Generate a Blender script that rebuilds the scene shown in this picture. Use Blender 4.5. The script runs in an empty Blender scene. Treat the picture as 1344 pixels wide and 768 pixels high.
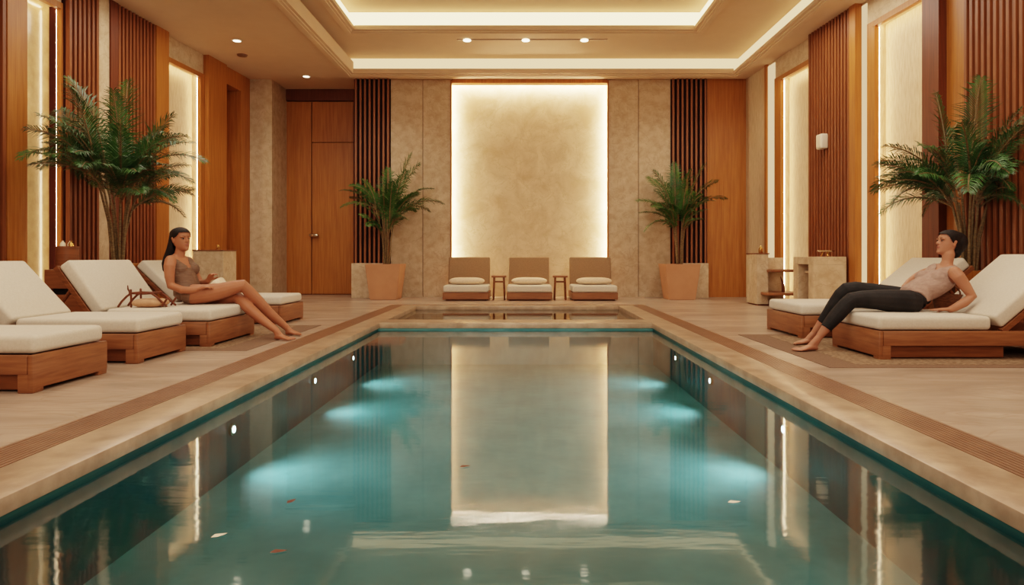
import bpy, bmesh, math, random
from mathutils import Vector, Matrix, Euler
PI = math.pi
S = 0.85                      # survey units -> metres (all geometry is written in survey units: eye height = 1)
CX, HY, F = 686.0, 337.0, 900.0
sc = bpy.context.scene
col = sc.collection
V = Vector

def P(px, py, Y):
    """survey point seen at pixel px,py of the 1344x768 photo at depth Y"""
    return V(((px-CX)*Y/F, Y, 1-(py-HY)*Y/F))

# ------------------------------------------------------------------ materials
MATS = {}
def new_mat(name):
    m = bpy.data.materials.new(name); m.use_nodes = True
    nt = m.node_tree
    for n in list(nt.nodes): nt.nodes.remove(n)
    out = nt.nodes.new('ShaderNodeOutputMaterial')
    return m, nt, out

def srgb(r, g, b):
    def f(c):
        c /= 255.0
        return c/12.92 if c <= .04045 else ((c+.055)/1.055)**2.4
    return (f(r), f(g), f(b), 1)

def mat(name, c1, c2=None, rough=.5, scale=(1,1,1), nscale=5, detail=4, bump=0, bscale=None, lo=.35, hi=.65,
        spec=.5, distort=0, sheen=0, sss=0, coat=0, metal=0, vein=None):
    m, nt, out = new_mat(name)
    N = nt.nodes.new; L = nt.links.new
    b = N('ShaderNodeBsdfPrincipled'); L(b.outputs[0], out.inputs[0])
    b.inputs['Roughness'].default_value = rough
    b.inputs['Specular IOR Level'].default_value = spec
    b.inputs['Metallic'].default_value = metal
    if sheen: b.inputs['Sheen Weight'].default_value = sheen
    if coat:
        b.inputs['Coat Weight'].default_value = coat; b.inputs['Coat Roughness'].default_value = .05
    if sss:
        b.inputs['Subsurface Weight'].default_value = sss
        b.inputs['Subsurface Radius'].default_value = (.02, .008, .004)
    tc = N('ShaderNodeTexCoord'); mp = N('ShaderNodeMapping')
    L(tc.outputs['Object'], mp.inputs['Vector']); mp.inputs['Scale'].default_value = scale
    nz = N('ShaderNodeTexNoise'); L(mp.outputs[0], nz.inputs['Vector'])
    nz.inputs['Scale'].default_value = nscale; nz.inputs['Detail'].default_value = detail
    nz.inputs['Distortion'].default_value = distort; nz.inputs['Roughness'].default_value = .6
    if c2 is None: c2 = c1
    rp = N('ShaderNodeValToRGB'); L(nz.outputs['Fac'], rp.inputs[0])
    rp.color_ramp.elements[0].position = lo; rp.color_ramp.elements[0].color = c1
    rp.color_ramp.elements[1].position = hi; rp.color_ramp.elements[1].color = c2
    last = rp.outputs[0]
    if vein:
        vc, vs, vw = vein
        n2 = N('ShaderNodeTexNoise'); L(mp.outputs[0], n2.inputs['Vector'])
        n2.inputs['Scale'].default_value = vs; n2.inputs['Detail'].default_value = 8; n2.inputs['Distortion'].default_value = 1.2
        sb = N('ShaderNodeMath'); sb.operation = 'SUBTRACT'; L(n2.outputs['Fac'], sb.inputs[0]); sb.inputs[1].default_value = .5
        ab = N('ShaderNodeMath'); ab.operation = 'ABSOLUTE'; L(sb.outputs[0], ab.inputs[0])
        r2 = N('ShaderNodeValToRGB'); L(ab.outputs[0], r2.inputs[0])
        r2.color_ramp.elements[0].position = 0; r2.color_ramp.elements[0].color = (.6,.6,.6,1)
        r2.color_ramp.elements[1].position = vw; r2.color_ramp.elements[1].color = (0,0,0,1)
        mx = N('ShaderNodeMixRGB'); L(r2.outputs[0], mx.inputs[0]); L(last, mx.inputs[1]); mx.inputs[2].default_value = vc
        last = mx.outputs[0]
    L(last, b.inputs['Base Color'])
    if bump:
        nb = N('ShaderNodeTexNoise'); L(mp.outputs[0], nb.inputs['Vector'])
        nb.inputs['Scale'].default_value = bscale or nscale*4; nb.inputs['Detail'].default_value = 3
        bp = N('ShaderNodeBump'); L(nb.outputs['Fac'], bp.inputs['Height'])
        bp.inputs['Strength'].default_value = bump; bp.inputs['Distance'].default_value = .01
        L(bp.outputs[0], b.inputs['Normal'])
    MATS[name] = m
    return m

def emit(name, color, strength):
    m, nt, out = new_mat(name)
    e = nt.nodes.new('ShaderNodeEmission'); e.inputs[0].default_value = (*color, 1); e.inputs[1].default_value = strength
    nt.links.new(e.outputs[0], out.inputs[0]); MATS[name] = m
    return m

WOODA, WOODB = srgb(172,109,50), srgb(146,87,36)
mat('wood_v', WOODA, WOODB, rough=.42, scale=(9,9,.35), nscale=4, detail=6, spec=.35)
mat('wood_h', srgb(146,96,62), srgb(120,74,46), rough=.45, scale=(.7,.7,9), nscale=4, detail=6, spec=.35)
mat('wood_dark', srgb(108,56,30), srgb(86,42,22), rough=.45, scale=(9,9,.35), nscale=4, detail=6, spec=.3)
mat('wood_side', srgb(128,78,46), srgb(102,60,34), rough=.45, scale=(.7,.7,9), nscale=4, detail=6, spec=.3)
mat('slat_wood', srgb(136,80,46), srgb(110,61,34), rough=.45, scale=(9,9,.35), nscale=4, detail=5, spec=.3)
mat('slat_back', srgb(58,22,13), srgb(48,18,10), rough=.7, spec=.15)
mat('slat_wood_far', srgb(146,94,62), srgb(124,76,48), rough=.45, scale=(9,9,.35), nscale=4, spec=.3)
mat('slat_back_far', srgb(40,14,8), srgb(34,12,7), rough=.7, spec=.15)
mat('stone', srgb(202,178,150), srgb(180,154,124), rough=.55, nscale=7, detail=9, bump=.12, bscale=40, spec=.3, vein=(srgb(164,138,110), 3.2, .018))
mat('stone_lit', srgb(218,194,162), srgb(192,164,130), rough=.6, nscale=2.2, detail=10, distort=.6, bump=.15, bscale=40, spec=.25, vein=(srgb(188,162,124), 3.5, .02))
mat('stone_fabric', srgb(208,182,150), srgb(186,158,126), rough=.6, scale=(6,6,.8), nscale=7, detail=5, bump=.15, bscale=20, spec=.3)
mat('stone_gloss', srgb(176,150,112), srgb(156,130,94), rough=.2, nscale=6, detail=6, spec=.5, coat=.35)
mat('floor', srgb(188,166,147), srgb(148,126,108), rough=.27, scale=(.55,1.6,1), nscale=1.6, detail=11, distort=.7, spec=.45, lo=.3, hi=.7, vein=(srgb(160,134,112), 2.2, .03), bump=.02, bscale=30)
mat('coping', srgb(182,156,130), srgb(146,120,96), rough=.3, nscale=5, detail=8, spec=.45, bump=.05)
mat('grate', srgb(140,104,80), srgb(124,90,68), rough=.32, nscale=8)
mat('grate_gap', srgb(96,64,44), srgb(84,54,36), rough=.8)
mat('plaster', srgb(216,187,158), srgb(212,183,154), rough=.8, nscale=3, spec=.2)
mat('cushion', srgb(210,199,182), srgb(202,190,172), rough=.85, nscale=60, bump=.15, bscale=300, sheen=.15, spec=.2)
mat('cushion_tan', srgb(152,122,94), srgb(140,111,84), rough=.85, nscale=60, bump=.15, bscale=300, spec=.2)
mat('pillow', srgb(226,204,178), srgb(214,190,164), rough=.85, nscale=40, bump=.15, bscale=200, spec=.2)
mat('rug', srgb(150,124,100), srgb(108,86,67), rough=.95, nscale=30, detail=4, bump=.5, bscale=120, spec=.1)
mat('rug_border', srgb(124,98,80), srgb(112,88,72), rough=.95, nscale=60, bump=.3, bscale=200, spec=.1)
mat('pot', srgb(188,138,104), srgb(180,130,97), rough=.6, nscale=3, spec=.3)
mat('soil', srgb(56,38,26), srgb(36,24,16), rough=.95, nscale=40, bump=.6)
mat('frond', srgb(70,108,52), srgb(30,62,28), rough=.42, nscale=4, spec=.45)
mat('frond_far', srgb(66,104,40), srgb(34,72,26), rough=.45, nscale=4, spec=.4)
mat('stem', srgb(128,104,66), srgb(84,66,40), rough=.6, scale=(4,4,12), nscale=6)
mat('skin', srgb(168,108,78), srgb(158,99,70), rough=.5, nscale=6, spec=.35, sss=.08)
mat('skin_pale', srgb(174,120,94), srgb(165,111,86), rough=.5, nscale=6, spec=.35, sss=.08)
mat('lip', srgb(150,82,66), rough=.45)
mat('hair', srgb(30,20,16), srgb(16,11,9), rough=.55, scale=(20,20,2), nscale=8, bump=.5, bscale=14, spec=.22)
mat('swimsuit', srgb(118,90,72), srgb(104,78,62), rough=.65, scale=(3,3,14), nscale=4, bump=.4, bscale=6, spec=.3)
mat('tank_top', srgb(164,136,124), srgb(148,120,108), rough=.75, scale=(5,5,9), nscale=4, bump=.5, bscale=5, spec=.2)
mat('leggings', srgb(38,36,36), srgb(26,25,26), rough=.7, nscale=8, bump=.2, bscale=20, spec=.25)
mat('eye_white', srgb(150,132,118), rough=.4, spec=.2)
mat('iris', srgb(34,20,12), rough=.15)
mat('towel', srgb(238,222,196), srgb(226,206,176), rough=.9, nscale=50, bump=.4, bscale=150, sheen=.2)
mat('brass', srgb(206,160,96), srgb(190,140,80), rough=.25, metal=1)
mat('chrome', srgb(220,205,180), rough=.15, metal=1)
mat('ceramic', srgb(232,214,186), rough=.4)
mat('wicker', srgb(128,78,40), srgb(84,46,22), rough=.7, scale=(1,1,5), nscale=30, bump=.8, bscale=60)
mat('tan_cloth', srgb(196,152,118), srgb(178,134,102), rough=.85, nscale=20, bump=.3)
mat('black_gap', srgb(24,14,9), rough=.9)
mat('white_plastic', srgb(220,204,182), rough=.4)
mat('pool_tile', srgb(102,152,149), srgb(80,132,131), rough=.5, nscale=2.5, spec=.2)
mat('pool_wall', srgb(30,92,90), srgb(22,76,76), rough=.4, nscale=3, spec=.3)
mat('shallow', srgb(140,120,88), srgb(120,104,76), rough=.5, nscale=3, spec=.2)
WARM = (1.0, .74, .40)
emit('led', (1.0, .77, .48), 27.0)
emit('led_back', (1.0, .81, .56), 120.0)
emit('glow_soft', (1.0, .66, .36), 1.05)  # surface emission for the slots, stands in for lit stone
emit('glow_cove', (1.0, .67, .34), 1.6)  # surface emission for the tray walls, stands in for hidden strip light
emit('glow_cove_inner', (1.0, .76, .40), 3.4)
emit('lens', (1.0, .86, .62), 6.0)
emit('pool_lens', (.8, 1.0, 1.0), 14.0)

def water_mat(name, tint, rough):
    m, nt, out = new_mat(name); N = nt.nodes.new; L = nt.links.new
    tc = N('ShaderNodeTexCoord'); mp = N('ShaderNodeMapping'); L(tc.outputs['Object'], mp.inputs[0]); mp.inputs['Scale'].default_value = (.3, 1.2, 1)
    nz = N('ShaderNodeTexNoise'); L(mp.outputs[0], nz.inputs[0]); nz.inputs['Scale'].default_value = 14.0; nz.inputs['Detail'].default_value = 2; nz.inputs['Roughness'].default_value = .45
    bp = N('ShaderNodeBump'); L(nz.outputs['Fac'], bp.inputs['Height']); bp.inputs['Strength'].default_value = .03; bp.inputs['Distance'].default_value = .012
    fr = N('ShaderNodeFresnel'); fr.inputs['IOR'].default_value = 1.67; L(bp.outputs[0], fr.inputs['Normal'])
    tr = N('ShaderNodeBsdfTransparent'); tr.inputs[0].default_value = tint
    gl = N('ShaderNodeBsdfGlossy'); gl.inputs['Roughness'].default_value = rough; gl.inputs[0].default_value = (.95,.97,.95,1); L(bp.outputs[0], gl.inputs['Normal'])
    mx = N('ShaderNodeMixShader'); L(fr.outputs[0], mx.inputs[0]); L(tr.outputs[0], mx.inputs[1]); L(gl.outputs[0], mx.inputs[2])
    L(mx.outputs[0], out.inputs[0]); MATS[name] = m
water_mat('water', (.77, .89, .89, 1), .05)
water_mat('water_shallow', (.80, .86, .76, 1), .04)

# ------------------------------------------------------------------ mesh builder (survey units)
class MB:
    def __init__(s, M=None):
        s.v = []; s.f = []; s.mi = []; s.M = M
    def add(s, vs, fs, mi=0):
        o = len(s.v)
        for p in vs:
            p = V(p)
            s.v.append(s.M @ p if s.M else p)
        for f in fs:
            s.f.append([i+o for i in f]); s.mi.append(mi)
        return s
    def add_bm(s, bm, mi=0):
        bm.verts.index_update()
        s.add([v.co.copy() for v in bm.verts], [[v.index for v in f.verts] for f in bm.faces], mi); bm.free(); return s
    def box(s, x0, x1, y0, y1, z0, z1, bev=0, seg=2, mi=0):
        bm = bmesh.new(); bmesh.ops.create_cube(bm, size=1)
        for v in bm.verts:
            v.co = V(((x0+x1)/2+v.co.x*abs(x1-x0), (y0+y1)/2+v.co.y*abs(y1-y0), (z0+z1)/2+v.co.z*abs(z1-z0)))
        if bev: bmesh.ops.bevel(bm, geom=bm.edges[:], offset=bev, segments=seg, affect='EDGES', profile=.5)
        return s.add_bm(bm, mi)
    def obox(s, c, ax, ay, az, hx, hy, hz, bev=0, seg=2, mi=0):
        bm = bmesh.new(); bmesh.ops.create_cube(bm, size=2)
        for v in bm.verts: v.co = V((v.co.x*hx, v.co.y*hy, v.co.z*hz))
        if bev: bmesh.ops.bevel(bm, geom=bm.edges[:], offset=bev, segments=seg, affect='EDGES', profile=.5)
        c, ax, ay, az = V(c), V(ax).normalized(), V(ay).normalized(), V(az).normalized()
        for v in bm.verts: v.co = c+ax*v.co.x+ay*v.co.y+az*v.co.z
        return s.add_bm(bm, mi)
    def loft(s, rings, n=16, mi=0):
        """rings: (centre, lateral vec, depth vec, a, b_front, b_back)"""
        vs = []; fs = []
        for c, l, d, a, bf, bb in rings:
            for k in range(n):
                t = 2*PI*k/n; si, co = math.sin(t), math.cos(t)
                vs.append(c + l*(a*co) + d*((bf if si > 0 else bb)*si))
        m = len(rings)
        for i in range(m-1):
            for k in range(n):
                k2 = (k+1) % n
                fs.append([i*n+k, i*n+k2, (i+1)*n+k2, (i+1)*n+k])
        vs.append(V(rings[0][0])); vs.append(V(rings[-1][0]))
        for k in range(n):
            k2 = (k+1) % n
            fs.append([len(vs)-2, k2, k]); fs.append([len(vs)-1, (m-1)*n+k, (m-1)*n+k2])
        return s.add(vs, fs, mi)
    def tube(s, pts, rad, n=10, round_ends=True, mi=0, flat=1.0, up=None):
        pts = [V(p) for p in pts]
        if not isinstance(rad, (list, tuple)): rad = [rad]*len(pts)
        P2 = []; R2 = []
        if round_ends:
            d = (pts[0]-pts[1]).normalized(); r = rad[0]
            for a in (.95, .6): P2.append(pts[0]+d*r*a); R2.append(r*math.sqrt(1-a*a))
        P2 += pts; R2 += list(rad)
        if round_ends:
            d = (pts[-1]-pts[-2]).normalized(); r = rad[-1]
            for a in (.6, .95): P2.append(pts[-1]+d*r*a); R2.append(r*math.sqrt(1-a*a))
        rings = []; prev = V(up).normalized() if up else None
        for i, p in enumerate(P2):
            t = (P2[min(i+1, len(P2)-1)]-P2[max(i-1, 0)]).normalized()
            if prev is None:
                prev = t.orthogonal().normalized()
            u = (prev - t*prev.dot(t))
            u = u.normalized() if u.length > 1e-6 else t.orthogonal().normalized()
            prev = u
            rings.append((p, t.cross(u).normalized(), u, R2[i], R2[i]*flat, R2[i]*flat))
        return s.loft(rings, n, mi)
    def ball(s, c, rx, ry, rz, ax=None, n=14, mi=0):
        bm = bmesh.new(); bmesh.ops.create_uvsphere(bm, u_segments=n, v_segments=max(6, n*2//3), radius=1)
        c = V(c)
        if ax is None: ax = (V((1,0,0)), V((0,1,0)), V((0,0,1)))
        for v in bm.verts: v.co = c+ax[0]*v.co.x*rx+ax[1]*v.co.y*ry+ax[2]*v.co.z*rz
        return s.add_bm(bm, mi)
    def lathe(s, c, prof, n=20, mi=0):
        c = V(c)
        return s.loft([(c+V((0,0,z)), V((1,0,0)), V((0,1,0)), r, r, r) for r, z in prof], n, mi)
    def mesh(s, name, mats, off=None, inv=None, smooth=None):
        me = bpy.data.meshes.new(name)
        vs = s.v
        if inv: vs = [inv @ v for v in vs]
        if off: vs = [v-off for v in vs]
        me.from_pydata([v*S for v in vs], [], s.f)
        for m in mats: me.materials.append(m)
        if len(mats) > 1: me.polygons.foreach_set('material_index', s.mi)
        bm = bmesh.new(); bm.from_mesh(me); bmesh.ops.recalc_face_normals(bm, faces=bm.faces[:]); bm.to_mesh(me); bm.free()
        if smooth:
            me.polygons.foreach_set('use_smooth', [True]*len(me.polygons)); me.set_sharp_from_angle(angle=math.radians(smooth))
        me.update()
        return me
    def build(s, name, mats, parent=None, smooth=None, kind=None, label=None, cat=None, group=None, origin=None):
        if not isinstance(mats, (list, tuple)): mats = [mats]
        mats = [MATS[m] for m in mats]
        if parent:
            inv = parent_inv(parent)
            me = s.mesh(name, mats, inv=inv, smooth=smooth)
            o = bpy.data.objects.new(name, me); col.objects.link(o); o.parent = parent
        else:
            lo = V([min(v[i] for v in s.v) for i in range(3)]); hi = V([max(v[i] for v in s.v) for i in range(3)])
            org = V(origin) if origin else V(((lo.x+hi.x)/2, (lo.y+hi.y)/2, lo.z))
            me = s.mesh(name, mats, off=org, smooth=smooth)
            o = bpy.data.objects.new(name, me); col.objects.link(o); o.location = org*S
            FRAMES[o.name] = Matrix.Translation(org)
        tag(o, label, cat, group, kind)
        return o

FRAMES = {}
def parent_inv(o):
    while o.name not in FRAMES: o = o.parent
    return FRAMES[o.name].inverted()
def tag(o, label=None, cat=None, group=None, kind=None):
    if label: o['label'] = label
    if cat: o['category'] = cat
    if group: o['group'] = group
    if kind: o['kind'] = kind
    return o
def thing(name, loc, label, cat, group=None, rot=0, kind=None):
    o = bpy.data.objects.new(name, None); col.objects.link(o); o.empty_display_size = .1
    o.location = V(loc)*S; o.rotation_euler = (0, 0, rot)
    FRAMES[o.name] = Matrix.Translation(V(loc)) @ Matrix.Rotation(rot, 4, 'Z')
    return tag(o, label, cat, group, kind)
def dup(root, loc, label=None, group=None):
    r = root.copy(); col.objects.link(r); r.location = V(loc)*S
    FRAMES[r.name] = Matrix.Translation(V(loc)) @ Matrix.Rotation(r.rotation_euler.z, 4, 'Z')
    if label: r['label'] = label
    if group: r['group'] = group
    for ch in list(root.children):
        c = ch.copy(); col.objects.link(c); c.parent = r
        for g in list(ch.children):
            d = g.copy(); col.objects.link(d); d.parent = c
    return r

# ------------------------------------------------------------------ the shell
CEIL = 5.4
WATER = -.10
PX0, PX1 = -2.17, 1.96           # pool walls
PY0, PY1, QY0, QY1 = -2.5, 10.3, 10.85, 13.85
CW = .30                         # coping width
GW = .26                         # grate width
GX0, GX1, GY1 = PX0-CW, PX1+CW, QY1+.22
FX0, FX1, FY1 = GX0-GW, GX1+GW, GY1+.2

m = MB()
m.box(-9, FX0, -7, 19, -.3, 0); m.box(FX1, 8, -7, 19, -.3, 0)
m.box(FX0, FX1, FY1, 19, -.3, 0); m.box(FX0, FX1, -7, PY0-CW, -.3, 0)
m.build('floor', 'floor', kind='structure')
# coping
m = MB()
z0, z1 = -.075, .004
m.box(GX0, PX0+.02, PY0-CW, GY1, z0, z1, .008); m.box(PX1-.02, GX1, PY0-CW, GY1, z0, z1, .008)
m.box(PX0, PX1, QY1-.02, GY1, z0, z1, .008); m.box(PX0, PX1, PY1-.02, QY0+.02, z0, z1, .008)
m.box(PX0, PX1, PY0-CW, PY0+.02, z0, z1, .008)
m.build('pool_coping', 'coping', kind='structure', smooth=30)
# basins
BZ = -.62
m = MB()
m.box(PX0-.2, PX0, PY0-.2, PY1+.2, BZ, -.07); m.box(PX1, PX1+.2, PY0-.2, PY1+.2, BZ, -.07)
m.box(PX0, PX1, PY1, PY1+.2, BZ, -.07, mi=1); m.box(PX0, PX1, PY0-.2, PY0, BZ, -.07)  # far wall in the paler floor tile, painting in underwater light on it
m.box(PX0-.2, PX1+.2, PY0-.2, PY1+.2, BZ-.1, BZ, mi=1)
m.build('pool_basin', ['pool_wall', 'pool_tile'], kind='structure')
m = MB()
m.box(PX0-.1, PX0, QY0-.1, QY1+.1, -.45, -.07); m.box(PX1, PX1+.1, QY0-.1, QY1+.1, -.45, -.07)
m.box(PX0, PX1, QY0-.1, QY0, -.45, -.07); m.box(PX0, PX1, QY1, QY1+.1, -.45, -.07)
m.box(PX0-.1, PX1+.1, QY0-.1, QY1+.1, -.5, -.45)
m.build('plunge_basin', 'shallow', kind='structure')
m = MB(); m.add([(PX0,PY0,WATER),(PX1,PY0,WATER),(PX1,PY1,WATER),(PX0,PY1,WATER)], [[0,1,2,3]])
m.build('pool_water', 'water', kind='structure')
m = MB(); m.add([(PX0,QY0,WATER+.03),(PX1,QY0,WATER+.03),(PX1,QY1,WATER+.03),(PX0,QY1,WATER+.03)], [[0,1,2,3]])
m.build('plunge_water', 'water_shallow', kind='structure')
# drain grates: long thin bars over a dark channel
def grate(x0, x1, y0, y1, along_y, label, name='drain_grate'):
    g = thing(name, ((x0+x1)/2, (y0+y1)/2, -.05), label, 'drain grate', 'grates round the pool')
    MB().box(x0, x1, y0, y1, -.05, -.006).build('channel', 'grate_gap', g)
    b = MB(); n = 9; w = ((x1-x0) if along_y else (y1-y0))/n
    for i in range(n):
        a0, a1 = i*w+w*.12, (i+1)*w-w*.12
        if along_y: b.box(x0+a0, x0+a1, y0, y1, -.01, .003)
        else: b.box(x0, x1, y0+a0, y0+a1, -.01, .003)
    b.build('bars', 'grate', g)
grate(FX0, GX0, PY0-CW, FY1, True, 'brown slotted drain grate along the left edge of the pool')
grate(GX1, FX1, PY0-CW, FY1, True, 'brown slotted drain grate along the right edge of the pool')
grate(GX0, GX1, GY1, FY1, False, 'short brown drain grate at the far end of the pool before the three daybeds')

# ceiling with two stepped trays
TX0, TX1, TY0, TY1 = -4.05, 5.05, -4.0, 16.4
TZ = 5.8
IX0, IX1, IY0, IY1 = -3.55, 3.62, -2.5, 14.45
IZ = 6.22
E = .17
def ring_box(m, X0, X1, Y0, Y1, x0, x1, y0, y1, z0, z1, bev=0):
    m.box(X0, x0, Y0, Y1, z0, z1, bev); m.box(x1, X1, Y0, Y1, z0, z1, bev)
    m.box(x0, x1, Y0, y0, z0, z1, bev); m.box(x0, x1, y1, Y1, z0, z1, bev)
m = MB()
ring_box(m, -9, 8, -7, 19, TX0-E, TX1+E, TY0-E, TY1+E, CEIL, CEIL+.1)
ring_box(m, TX0-E-.1, TX1+E+.1, TY0-E-.1, TY1+E+.1, TX0-E, TX1+E, TY0-E, TY1+E, CEIL+.1, TZ+.1)
ring_box(m, TX0-E, TX1+E, TY0-E, TY1+E, IX0-E, IX1+E, IY0-E, IY1+E, TZ, TZ+.1)
ring_box(m, IX0-E-.1, IX1+E+.1, IY0-E-.1, IY1+E+.1, IX0-E, IX1+E, IY0-E, IY1+E, TZ+.1, IZ+.1)
m.box(IX0-E, IX1+E, IY0-E, IY1+E, IZ, IZ+.1)
m.build('ceiling', 'plaster', kind='structure')
def moulding(name, X0, X1, Y0, Y1, z, rims):
    """stepped lip round a tray; rims: height of the upstand on the left, right, near and far side"""
    m = MB()
    ring_box(m, X0-E-.001, X1+E+.001, Y0-E-.001, Y1+E+.001, X0, X1, Y0, Y1, z-.01, z+.03, .005)
    ring_box(m, X0-E-.03, X1+E+.03, Y0-E-.03, Y1+E+.03, X0-.06, X1+.06, Y0-.06, Y1+.06, z-.035, z-.01, .005)
    ring_box(m, X0-E-.05, X1+E+.05, Y0-E-.05, Y1+E+.05, X0-.11, X1+.11, Y0-.11, Y1+.11, z-.055, z-.035, .005)
    a, b, c, d = rims
    m.box(X0-.03, X0+.004, Y0, Y1, z+.02, z+a, .005); m.box(X1-.004, X1+.03, Y0, Y1, z+.02, z+b, .005)
    m.box(X0, X1, Y0-.03, Y0+.004, z+.02, z+c, .005); m.box(X0, X1, Y1-.004, Y1+.03, z+.02, z+d, .005)
    m.build(name, 'plaster', kind='structure')
moulding('trim_1', TX0, TX1, TY0, TY1, CEIL, (.26, .05, .1, .10))
moulding('trim_2', IX0, IX1, IY0, IY1, TZ, (.06, .06, .06, .08))
def cove(name, X0, X1, Y0, Y1, z, zt, left, m_):  # tray walls made to glow in place of light from hidden strips
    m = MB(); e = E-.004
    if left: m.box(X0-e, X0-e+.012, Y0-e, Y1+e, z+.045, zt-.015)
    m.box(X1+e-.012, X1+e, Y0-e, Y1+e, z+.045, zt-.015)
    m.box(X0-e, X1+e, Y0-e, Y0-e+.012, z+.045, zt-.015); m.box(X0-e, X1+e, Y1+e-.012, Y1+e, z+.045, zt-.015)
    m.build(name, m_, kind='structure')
cove('trim_3', TX0, TX1, TY0, TY1, CEIL, TZ, False, 'glow_cove')
cove('trim_4', IX0, IX1, IY0, IY1, TZ, IZ, True, 'glow_cove_inner')

# ------------------------------------------------------------------ side walls (local x along the wall, y into the room)
ANGL, ANGR = .065, .073
LP, RP = V((-6.83, 16.9, 0)), V((5.54, 16.85, 0))
dL = V((-ANGL, -1, 0)).normalized(); dR = V((-ANGR, 1, 0)).normalized()
FL = Matrix.Translation(LP) @ Matrix.Rotation(math.atan2(dL.y, dL.x), 4, 'Z')
FR = Matrix.Translation(RP) @ Matrix.Rotation(math.atan2(dR.y, dR.x), 4, 'Z')
def wt(side, px, d=0.0):
    """distance along a side wall (its plane pushed d into the room) met by the sight line of photo column px"""
    M = FL if side == 'L' else FR
    o = M @ V((0, d, 0)); dr = (M.to_3x3() @ V((1,0,0)))
    k = (px-CX)/F
    # o.x + t dr.x = k (o.y + t dr.y)
    return (k*o.y-o.x)/(dr.x-k*dr.y)
def span(side, a, b, d=0.0):
    t0, t1 = wt(side, a, d), wt(side, b, d)
    return min(t0, t1), max(t0, t1)
FRM = {'L': FL, 'R': FR}
def wthing(side, name, t, label, cat, group=None):
    M = FRM[side]; p = M @ V((t, 0, 0))
    return thing(name, p, label, cat, group, rot=M.to_euler().z)
tr_n = [10]
def wbox(side, mats, t0, t1, d0, d1, z0, z1, bev=0):
    tr_n[0] += 1
    MB(FRM[side]).box(t0, t1, d0, d1, z0, z1, bev).build('trim_%d' % tr_n[0], mats, kind='structure')

for side, nm in (('L', 'wall_left'), ('R', 'wall_right')):
    a, b = (-2.2, 24) if side == 'L' else (-24, 2.2)
    MB(FRM[side]).box(a, b, -.6, -.4, 0, CEIL).build(nm, 'stone', kind='structure')

def niche(side, t0, t1, label, jamb_far, jamb_near, mat_='stone_fabric', top=4.87, rec=.2, fw=.1):
    """lit wall niche: wooden frame, stone panel set back, LED strips along its edges"""
    g = wthing(side, 'backlit_panel', (t0+t1)/2, label, 'wall panel', 'backlit wall panels')
    M = FRM[side]
    if side == 'L': ja, jb = jamb_far, jamb_near     # t grows towards the camera on the left wall
    else: ja, jb = jamb_near, jamb_far
    if side == 'R': ja, jb = jamb_near, jamb_far; 
    # on the right wall t grows away from the camera: low t is the near jamb
    h = .055
    MB(M).box(t0-h, t1+h, -.4, -rec, 0, top+h).build('panel', mat_, g)
    f = MB(M); fd = -.05
    f.box(t0-max(ja, h+.02), t0-h, -.4, .03, 0, top+fw, .004); f.box(t1+h, t1+max(jb, h+.02), -.4, .03, 0, top+fw, .004)
    f.box(t0-h, t1+h, -.4, .03, top+h, top+fw, .004)
    f.box(t0-h-.01, t0, fd, .03, 0, top, .004); f.box(t1, t1+h+.01, fd, .03, 0, top, .004); f.box(t0-h, t1+h, fd, .03, top, top+h+.01, .004)
    f.build('frame', 'wood_v', g)
    q = MB(M)
    q.box(t0-h-.004, t0-h+.002, -rec, -.05, 0, top+h); q.box(t1+h-.002, t1+h+.004, -rec, -.05, 0, top+h); q.box(t0-h, t1+h, -rec, -.05, top+h-.002, top+h+.004)
    q.build('reveal', 'stone_fabric', g)
    s = MB(M); a_, b_ = -.080, -.054
    s.box(t0-h+.003, t0-h+.022, a_, b_, .1, top); s.box(t1+h-.022, t1+h-.003, a_, b_, .1, top)
    s.box(t0-h+.03, t1+h-.03, a_, b_, top+h-.022, top+h-.003)
    s.build('light_strip', 'led', g)
    # stone above
    wbox(side, 'stone', t0-ja, t1+jb, -.4, 0, top+fw, CEIL)
    return g

def slats(side, t0, t1, label, d=.12, pitch=.105, group='slatted wall panels', M=None, z0=0.0, z1=CEIL-.003, mw='slat_wood', mb='slat_back', slat=.5):
    M = M or FRM[side]
    p = M @ V(((t0+t1)/2, 0, z0))
    g = thing('slat_panel', p, label, 'wall panel', group, rot=M.to_euler().z)
    MB(M).box(t0, t1, -.4, d-.07, z0, z1).build('backing', mb, g)
    n = max(3, round((t1-t0)/pitch)); w = (t1-t0)/n; b = MB(M)
    for i in range(n):
        b.box(t0+(i+.5-slat/2)*w, t0+(i+.5+slat/2)*w, d-.075, d, z0, z1)
    b.build('slats', mw, g)
    return g

# ---- left wall, from the back corner towards the camera
# doorway of wood near the corner
t0, t1 = span('L', 291, 313); tp = wt('L', 320)
wbox('L', 'wood_v', tp-.4, t0, -.4, .06, 0, CEIL)                    # post at the corner side
te = wt('L', 291); tf = wt('L', 274, .12)
wbox('L', 'wood_v', t0, t1, -.4, .06, 5.0, CEIL)                     # header
d2 = thing('door_2', FL @ V(((t0+t1)/2, -.3, 0)), None, None, rot=FL.to_euler().z, kind='structure')
MB(FL).box(t0, t1, -.38, -.3, 0, 5.0).build('leaf', 'wood_v', d2)
wbox('L', 'wood_v', t1, tf, -.4, .12, 0, CEIL)                       # protruding post 274-291
n0, n1 = span('L', 215, 262)
wbox('L', 'stone', tf, n0-.20, -.4, 0, 0, CEIL)                      # stone sliver
niche('L', n0, n1, 'tall backlit stone panel in a wood frame behind the seated woman in brown', .20, .05)
a = wt('L', 220, .1); b = wt('L', 205, .12)
wbox('L', 'wood_v', a, b, -.4, .13, 0, CEIL)
c = wt('L', 155, .12); d = wt('L', 145, .12)
slats('L', b, c, 'dark red-brown slatted wall panel right behind the tall left palm')
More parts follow.
